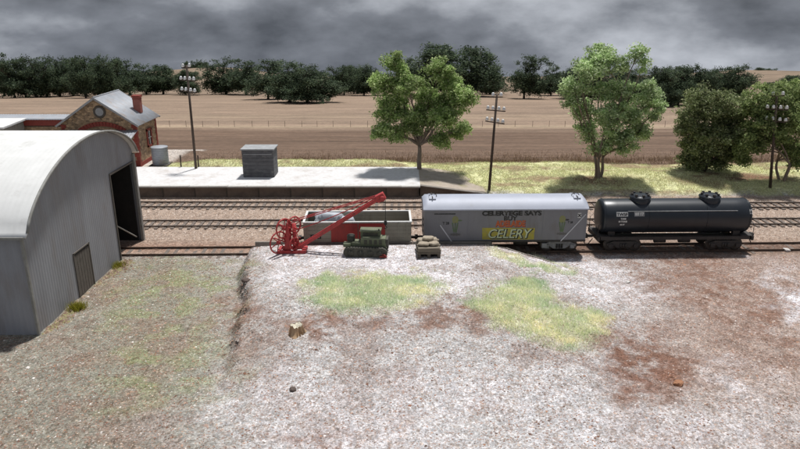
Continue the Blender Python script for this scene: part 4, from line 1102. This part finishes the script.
for k in range(4): MB().box((.0+k*.33,-.49,1.12),(.2,.03,.34)).build('louvre', M['tractor_dark'], hd)
cbn = MB().box((.28,.35,1.55),(1.35,.75,.5)).build('cab', M['tractor'], tm, bevel=.05)
MB().box((.28,.33,1.83),(1.45,.86,.07)).build('cab_roof', M['tractor'], cbn, bevel=.02)
MB().box((.28,-.035,1.58),(1.0,.03,.26)).build('cab_shade_panel', M['tractor_dark'], cbn)  # dark slab painting the shade of an open cab, nothing is cut out
MB().lathe([(.26,.75),(.28,.8),(.26,.95),(.28,1.1),(.26,1.25),(.28,1.42),(.24,1.47)],(-1.05,.1,0),16).build('drum', M['tractor_dark'], tm, True)
MB().cyl((.85,.1,1.3),(.85,.1,1.95),.05,n=8).build('exhaust_pipe', M['tractor_dark'], tm)
MB().box((-1.25,-.35,.86),(.5,.55,.28)).build('tool_box', M['tractor'], tm, bevel=.03)
MB().tube([(1.0,-.75,.25),(1.3,-.92,.28),(1.45,-.86,.14),(1.3,-.95,.08)],.05,6).build('tow_hook', M['red_door'], tm, True)
MB().box((1.2,-.9,.13),(.45,.08,.08)).build('drawbar', M['red_door'], tm)

# ------------------------------------------------------------------ pallet of planks with sacks
pb = P(428.5,258.5,BANK_Z); pz = terrain(pb.x, pb.y+1)
pa_ = empty('timber_pallet', (pb.x, pb.y+1.0, pz+.0), R(2), 'low timber pallet stacked with rough planks, loaded with sacks', 'pallet')
for xx in (-.66,0,.66): MB().box((xx,0,.14),(.2,2.0,.3)).build('bearer', M['timber_dark'], pa_)
for k in range(8): MB().box((0,-.9+k*.255,.335),(1.6,.2,.06),rz=random.uniform(-.02,.02)).build('deck_board', M['timber'], pa_)
for lay in range(3):
    for k in range(6):
        MB().box((random.uniform(-.04,.04),-.82+k*.32+random.uniform(-.03,.03),.425+lay*.115),(1.5+random.uniform(-.1,.06),.27,.1),rz=random.uniform(-.03,.03)).build('plank', M['timber'], pa_)
def on_pal(x,y,z): return tuple(pa_.location+Matrix.Rotation(R(2),3,'Z')@Vector((x,y,z)))
for i, (x,y,z,l) in enumerate(((-.32,-.35,.71,'pale hessian sack at the front left of the pallet load'),(.34,-.3,.71,'pale hessian sack at the front right of the pallet load'),(-.34,.42,.71,'pale hessian sack at the back left of the pallet load'),(.34,.45,.71,'pale hessian sack at the back right of the pallet load'),(.0,.12,.93,'pale hessian sack lying on top of the other sacks'))):
    o = lump('sack', M['sack'], on_pal(x,y,z), (.76,.72,.27), 20+i, l, 'sack', random.uniform(-.3,.3), .25); o['group'] = 'sacks on the pallet'

# ------------------------------------------------------------------ stump and rocks
sp = P(296,335,.8); sp.z = terrain(sp.x, sp.y)
sp = P(296,335,sp.z); sz = terrain(sp.x, sp.y)
st = empty('tree_stump', (sp.x, sp.y+.2, sz), 0, 'splintered orange-brown tree stump with pale cut top', 'tree stump')
m = MB()
def stp(u, v):
    a = 2*math.pi*u; j = 1+.13*math.sin(3*a+.6)+.08*math.sin(5*a+2)+.05*math.sin(11*a)
    r_ = (.40*j)*(1+.75*(1-v)**2.5*(.6+.6*math.sin(3*a+.6)))*(1-.1*v)
    return (r_*math.cos(a)-.05*v, r_*math.sin(a), -.15+v*(.80+.10*math.sin(2*a)+.05*math.sin(9*a)))
st.scale = (.85,.85,.75); m.grid(stp, 64, 10); m.build('trunk', M['stump_side'], st, True, fix=False)
m = MB(); pts = [Vector(stp(k/64,1))+Vector((0,0,-.03)) for k in range(64)]; cc = sum(pts,Vector())/64+Vector((0,0,-.05))
m.add([cc]+pts, [(0,1+k,1+(k+1)%64) for k in range(64)]); m.build('cut_face', M['stump_top'], st, fix=False)
for k in range(7):
    a = R(-140+k*22); c_, s_ = math.cos(a), math.sin(a); h_ = .25+.35*random.random()
    MB().add([(.42*c_-.07*s_,.42*s_+.07*c_,0),(.42*c_+.07*s_,.42*s_-.07*c_,0),(.62*c_,.62*s_,-.03),(.44*c_,.44*s_,h_)],[(0,1,3),(1,2,3),(2,0,3),(0,2,1)]).build('splinter', M['stump_side'], st)
for (px,py,s,mt,l,sd_) in ((678,384,.5,'rock_orange','orange-brown rock lying by the red soil patch',1),(293,390,.36,'rock_dark','dark stone on the pale gravel below the stump',2),(786,251,.5,'rock_white','white stone beside the siding at the right edge',5),(628,282,.34,'rock_white','white stone on the bank slope right of the grass',7),(246,283,.5,'rock_dark','dark lump standing in for a dark hole in the bank end',9)):  # the last dark lump is added in place of a dark hole in the bank
    p = P(px,py,.2); z = terrain(p.x,p.y); p = P(px,py,z); z = terrain(p.x,p.y)
    o = lump('rock', M[mt], (p.x,p.y,z-.03), (s,s*.8,s*(.5 if mt!='rock_red' else .3)), 40+sd_, l, 'rock', sd_, .5); o['group'] = 'single rocks on the ground'
    for poly in o.data.polygons: poly.use_smooth = False

# bright tufts at the shed foot
def tuft(px, py, n, rad, h, label):
    p = P(px,py,.05); X = p.x+rng.normal(0,rad,n); Y = p.y+rng.normal(0,rad,n)
    k = X > -19.7; X, Y = X[k], Y[k]; 
    o = link('grass_tuft', blades('grass_tuft', X, Y, rng.uniform(.12,h,len(X)), .014, gtones(len(X), ((150,146,44),(128,128,38),(172,164,70),(110,112,36))), 1.0))
    tag(o, label, 'grass tuft', 'grass tufts at the shed foot', 'stuff')
tuft(77,309,900,.22,.55,'yellow-green grass tuft at the shed wall, nearest the camera')
tuft(117,266,800,.28,.45,'yellow-green grass tuft by the big shed doorway')

# ------------------------------------------------------------------ trees
def leaf_cloud(C, S, per, leaf, palette, r_, droop=.35, base=(0,0,0)):
    """leaf-sized faces gathered round clump centres C (n,3) with spread S (n,)"""
    n = len(C)*per
    c = np.repeat(C, per, 0); s = np.repeat(S, per)
    d = r_.normal(0,1,(n,3)); d /= np.linalg.norm(d,axis=1,keepdims=True); d *= (r_.uniform(0,1,(n,1))**.6)*1.25; d += r_.normal(0,.16,(n,3))
    d[:,2] *= .72
    p = c+d*s[:,None]; p[:,2] -= droop*s*r_.uniform(0,1,n)*(np.hypot(d[:,0],d[:,1]))
    nn = r_.normal(0,1,(n,3)); nn[:,2] += .6; nn /= np.linalg.norm(nn,axis=1,keepdims=True)
    t = np.cross(nn, r_.normal(0,1,(n,3))); t /= np.linalg.norm(t,axis=1,keepdims=True); b = np.cross(nn,t)
    L_ = leaf*r_.uniform(.6,1.35,(n,1)); W_ = L_*r_.uniform(.35,.6,(n,1))
    V = np.stack([p-t*L_, p+b*W_, p+t*L_, p-b*W_],1).reshape(-1,3); F = np.arange(4*n).reshape(-1,4)
    pal = np.array([lin(q) for q in palette]); clump = np.repeat(r_.uniform(.66,1.3,len(C)),per)
    tn = pal[r_.integers(0,len(pal),n)]*(r_.uniform(.75,1.2,n)*clump)[:,None]
    return V, F, np.repeat(tn,4,0)
def limb(m, a, b, r0, r1, r_, k=6, bow=.12):
    a = Vector(a); b = Vector(b); d = (b-a).length
    j = [Vector((r_.normal(0,1),r_.normal(0,1),r_.normal(0,.5)))*d*bow*.5 for _ in range(2)]
    pts = []
    for i in range(k+1):
        t = i/k; p = a.lerp(b,t)+j[0]*math.sin(math.pi*t)+j[1]*math.sin(2*math.pi*t)*.5+Vector((0,0,d*.10*math.sin(math.pi*t)))
        pts.append(p)
    m.tube(pts, [r0+(r1-r0)*i/k for i in range(k+1)], 7)
    return pts
def tree_meshes(seed, H, lobes, fork, nclump, per, leaf, palette, bark, trunks=1, tr=.22, cl=(.32,.75), name='tree'):
    """lobes: (x,y,z,rx,ry,rz) bodies of the crown, in metres from the base"""
    r_ = np.random.default_rng(seed)
    vol = np.array([l[3]*l[4]*l[5] for l in lobes])**.67; vol /= vol.sum()
    C = []; own = []
    for li, l in enumerate(lobes):
        k = max(3, int(round(nclump*vol[li])))
        d = r_.normal(0,1,(k,3)); d /= np.linalg.norm(d,axis=1,keepdims=True); rad = r_.uniform(.3,1.22,(k,1))**.7
        C.append(np.array(l[:3])+d*rad*np.array(l[3:])); own += [li]*k
    C = np.concatenate(C); S = r_.uniform(cl[0],cl[1],len(C))
    V, F, T = leaf_cloud(C, S, per, leaf, palette, r_)
    crown = np_mesh('crown', V, F, M['leaf'], T)
    m = MB()
    forks = []
    for t in range(trunks):
        a = 2*math.pi*t/max(trunks,1)+.5; o = .18*(trunks>1)
        b = (o*math.cos(a), o*math.sin(a), -.4); e_ = (r_.normal(0,.25)+o*3*math.cos(a), r_.normal(0,.25)+o*3*math.sin(a), fork*(r_.uniform(.85,1.1)))
        limb(m, b, e_, tr, tr*.7, r_, 7, .08); forks.append(e_)
    for li, l in enumerate(lobes):
        f = forks[li%len(forks)]
        mid = np.array(l[:3])-np.array([0,0,l[5]*.35])
        pts = limb(m, f, mid, tr*.55, tr*.25, r_, 7, .15)
        for ci in [i for i in range(len(C)) if own[i]==li]:
            if r_.uniform() < (.3 if nclump > 200 else .55):
                p = pts[int(r_.integers(3,8))]; limb(m, p, C[ci], tr*.16, tr*.05, r_, 4, .2)
    trunk = m.mesh('trunk', bark, True)
    return crown, trunk
def place_tree(name, label, meshes, loc, rz=0, s=1.0, group=None):
    t = empty(name, loc, rz, label, 'tree', group); t.scale = (s,s,s) if not hasattr(s,'__len__') else s
    link('crown', meshes[0], t); link('trunk', meshes[1], t)
    return t
def hero(px, py, z, topy, seed, lobes_px, fork_px, palette, nclump, per, leaf, trunks, tr, label, bark, cl=(.34,.78), name='gum_tree'):
    b = P(px,py,z); z = terrain(b.x,b.y); b = P(px,py,z)
    def loc(qx,qy):
        zz = PZ(qy,b.y); d = b.y*math.cos(PITCH)+(CAMH-zz)*math.sin(PITCH)
        return (qx-CX)/FPX*d-b.x, zz-z, d/FPX
    lob = []
    r_ = np.random.default_rng(seed+5)
    for (qx,qy,rx,ry) in lobes_px:
        x_, z_, k = loc(qx,qy); lob.append((x_, r_.uniform(-1,1)*.9, z_, rx*k, rx*k*.95, ry*k))
    ms = tree_meshes(seed, 0, lob, loc(px,fork_px)[1], nclump, per, leaf, palette, bark, trunks, tr, cl)
    return place_tree(name, label, ms, (b.x,b.y,z), 0, 1, 'gum trees on the grass behind the line')
BRIGHT = ((166,190,120),(148,174,104),(184,202,138),(126,150,86),(196,208,156))
SAGE = ((194,212,160),(174,198,140),(214,226,186),(146,170,114),(184,204,148))
DARKG = ((146,158,108),(128,142,94),(162,172,126),(104,116,78),(174,178,140))
MIDG = ((150,166,106),(132,150,94),(168,180,124),(112,128,80))
hero(420,172,1.0,52,11,[(395,62,10,11),(386,84,12,12),(409,84,15,12),(438,69,12,12),(452,84,10,10),(461,98,11,10),(431,100,18,12),(393,108,16,13),(381,127,8,9),(415,121,16,11),(446,117,15,12),(461,131,9,8),(440,138,10,6),(400,134,9,6)],146,BRIGHT,330,150,.13,1,.26,'bright green gum tree behind the platform ramp',M['bark'])
hero(598,178,.8,40,12,[(602,55,14,11),(587,67,13,10),(616,66,10,8),(637,53,7,8),(640,64,5,6),(574,86,12,10),(568,99,7,7),(601,92,11,8),(623,92,14,11),(646,92,12,12),(655,109,8,9),(632,112,16,12),(606,114,15,11),(584,110,12,10),(590,130,12,9),(615,132,14,9),(640,129,10,8),(602,146,10,6),(625,146,8,5)],158,SAGE,380,105,.125,3,.18,'pale sage green gum tree with thin stems behind the wagons',M['bark'],(.3,.72))
hero(703,171,.8,85,13,[(708,104,24,17),(692,128,15,22),(715,136,25,22),(734,112,14,18),(702,152,19,12),(728,150,13,12),(695,162,12,7),(715,163,12,6)],160,DARKG,320,140,.135,3,.14,'dense dark green bushy tree right of the sage green tree',M['bark_dark'])
hero(783,181,.8,82,14,[(765,100,19,13),(790,96,19,14),(755,120,14,14),(782,122,22,17),(801,118,14,18),(770,138,15,10),(795,145,12,12),(815,105,18,20),(750,140,12,12),(745,155,12,9),(800,160,12,9)],160,MIDG,300,140,.13,3,.15,'mid green tree behind the right telegraph pole',M['bark'],(.32,.72))

# far tree belts, each tree on its own
FARP = ((82,98,74),(68,84,64),(96,112,84),(58,72,56),(106,118,92))
var = []
for k in range(6):
    r_ = np.random.default_rng(100+k); H = 15
    nl = int(r_.integers(9,12)); lob = []
    for i in range(nl):
        a = r_.uniform(0,2*np.pi); q = r_.uniform(1.0,4.4); lob.append((q*math.cos(a), q*math.sin(a), r_.uniform(3.0,11.6)-.2*q, r_.uniform(2.2,3.4), r_.uniform(2.2,3.4), r_.uniform(1.6,2.5)))
    lob.append((0,0,11.8,2.8,2.8,2.0)); lob.append((0,0,7,3.8,3.8,3.4)); lob.append((0,0,4,3.6,3.6,2.2))
    var.append(tree_meshes(200+k, H, lob, 2.2, 200, 75, .25, FARP, M['bark_dark'], 1, .38, (.8,1.6)))
# (centre px, base py, top py, width px, nearness) for the trees that stand out; spacing makes the belt
def far_tree(px, base, top, wpx, label, k, group='dark trees beyond the field'):
    # distance from where its foot meets the field
    lo, hi = 90.0, 900.0
    for _ in range(50):
        mid = (lo+hi)/2; z = far_z(np.array([px*0.+0]), np.array([mid]))[0]
        if project(0, mid, z)[1] > base: lo = mid
        else: hi = mid
    Yd = (lo+hi)/2
    for _ in range(3):
        z = far_z(np.array([0.]), np.array([Yd]))[0]; d = Yd*math.cos(PITCH)+(CAMH-z)*math.sin(PITCH); Xd = (px-CX)/FPX*d
        z = far_z(np.array([Xd]), np.array([Yd]))[0]
    h = PZ(top, Yd)-z; wm = wpx/FPX*d
    t = place_tree('tree', label, var[k%6], (Xd,Yd,z-.2), random.uniform(0,6.28), (wm/12.5, wm/12.5, h/14.6), group)
    return t
ORD = 'first second third fourth fifth sixth seventh eighth ninth tenth eleventh twelfth thirteenth fourteenth fifteenth sixteenth seventeenth eighteenth'.split()
def belt_run(x0, x1, base, top, step, where, wid=2.2, jit=3):
    x_ = x0; i = 0
    while x_ <= x1:
        far_tree(x_, base+random.uniform(-1.2,1.6), top+random.uniform(-jit,jit), step*wid*random.uniform(.9,1.25), ORD[i]+' dark tree from the left '+where, random.randrange(6))
        x_ += step*random.uniform(.88,1.12); i += 1
belt_run(-8, 122, 96, 53, 11.5, 'in the dense belt at the upper left', 2.9)
far_tree(130,94,56,46,'rounded dark tree at the right end of the upper left belt, above the house ridge',2)
far_tree(146,93,62,36,'small dark tree just above the house chimney',4)
far_tree(163,93,61,40,'rounded dark tree left of the leftmost telegraph pole top',1)
far_tree(189,94,68,36,'squat dark tree directly behind the leftmost telegraph pole top',3)
far_tree(226,93,55,46,'dark tree right of the gap where the far hill shows',0)
far_tree(247,94,57,46,'dark tree between the hill gap and the nearer clump',5)
far_tree(268,99,56,50,'leftmost tree of the nearer dark clump in the field',2)
far_tree(290,102,59,56,'middle tree of the nearer dark clump in the field',4)
far_tree(308,103,62,50,'third tree of the nearer dark clump in the field',0)
far_tree(323,102,66,46,'rightmost tree of the nearer dark clump, crown reaching low',1)
belt_run(334, 376, 94, 63, 10, 'in the low row left of the bright green tree', 3.0, 2)
far_tree(436,95,41,70,'tall dark tree towering behind the bright green tree',3)
far_tree(468,96,40,66,'wide-crowned dark tree right above the bright green tree',1)
far_tree(490,94,64,36,'dark tree at the right flank of the wide-crowned tree',0)
far_tree(408,94,58,40,'dark tree partly hidden by the left of the bright green tree',5)
far_tree(524,98,51,42,'rounded lone dark tree right of the middle telegraph pole',2)
far_tree(551,95,64,30,'small dark tree left of the sage green tree',4)
belt_run(566, 640, 98, 66, 12, 'in the row behind the sage green tree', 2.8, 2)
belt_run(650, 742, 105, 63, 9.5, 'in the dense belt at the upper right', 3.8, 2)
far_tree(772,93,80,18,'small dark tree on the far hill near the right edge',1)
belt_run(790, 824, 96, 72, 11, 'at the far right edge beyond the hill gap', 2.4, 2)
belt_run(188, 214, 69, 60, 7, 'on the crest of the far left hill', 1.9, 1)
belt_run(752, 778, 75.5, 68, 7, 'on the crest of the far right hill', 1.9, 1)
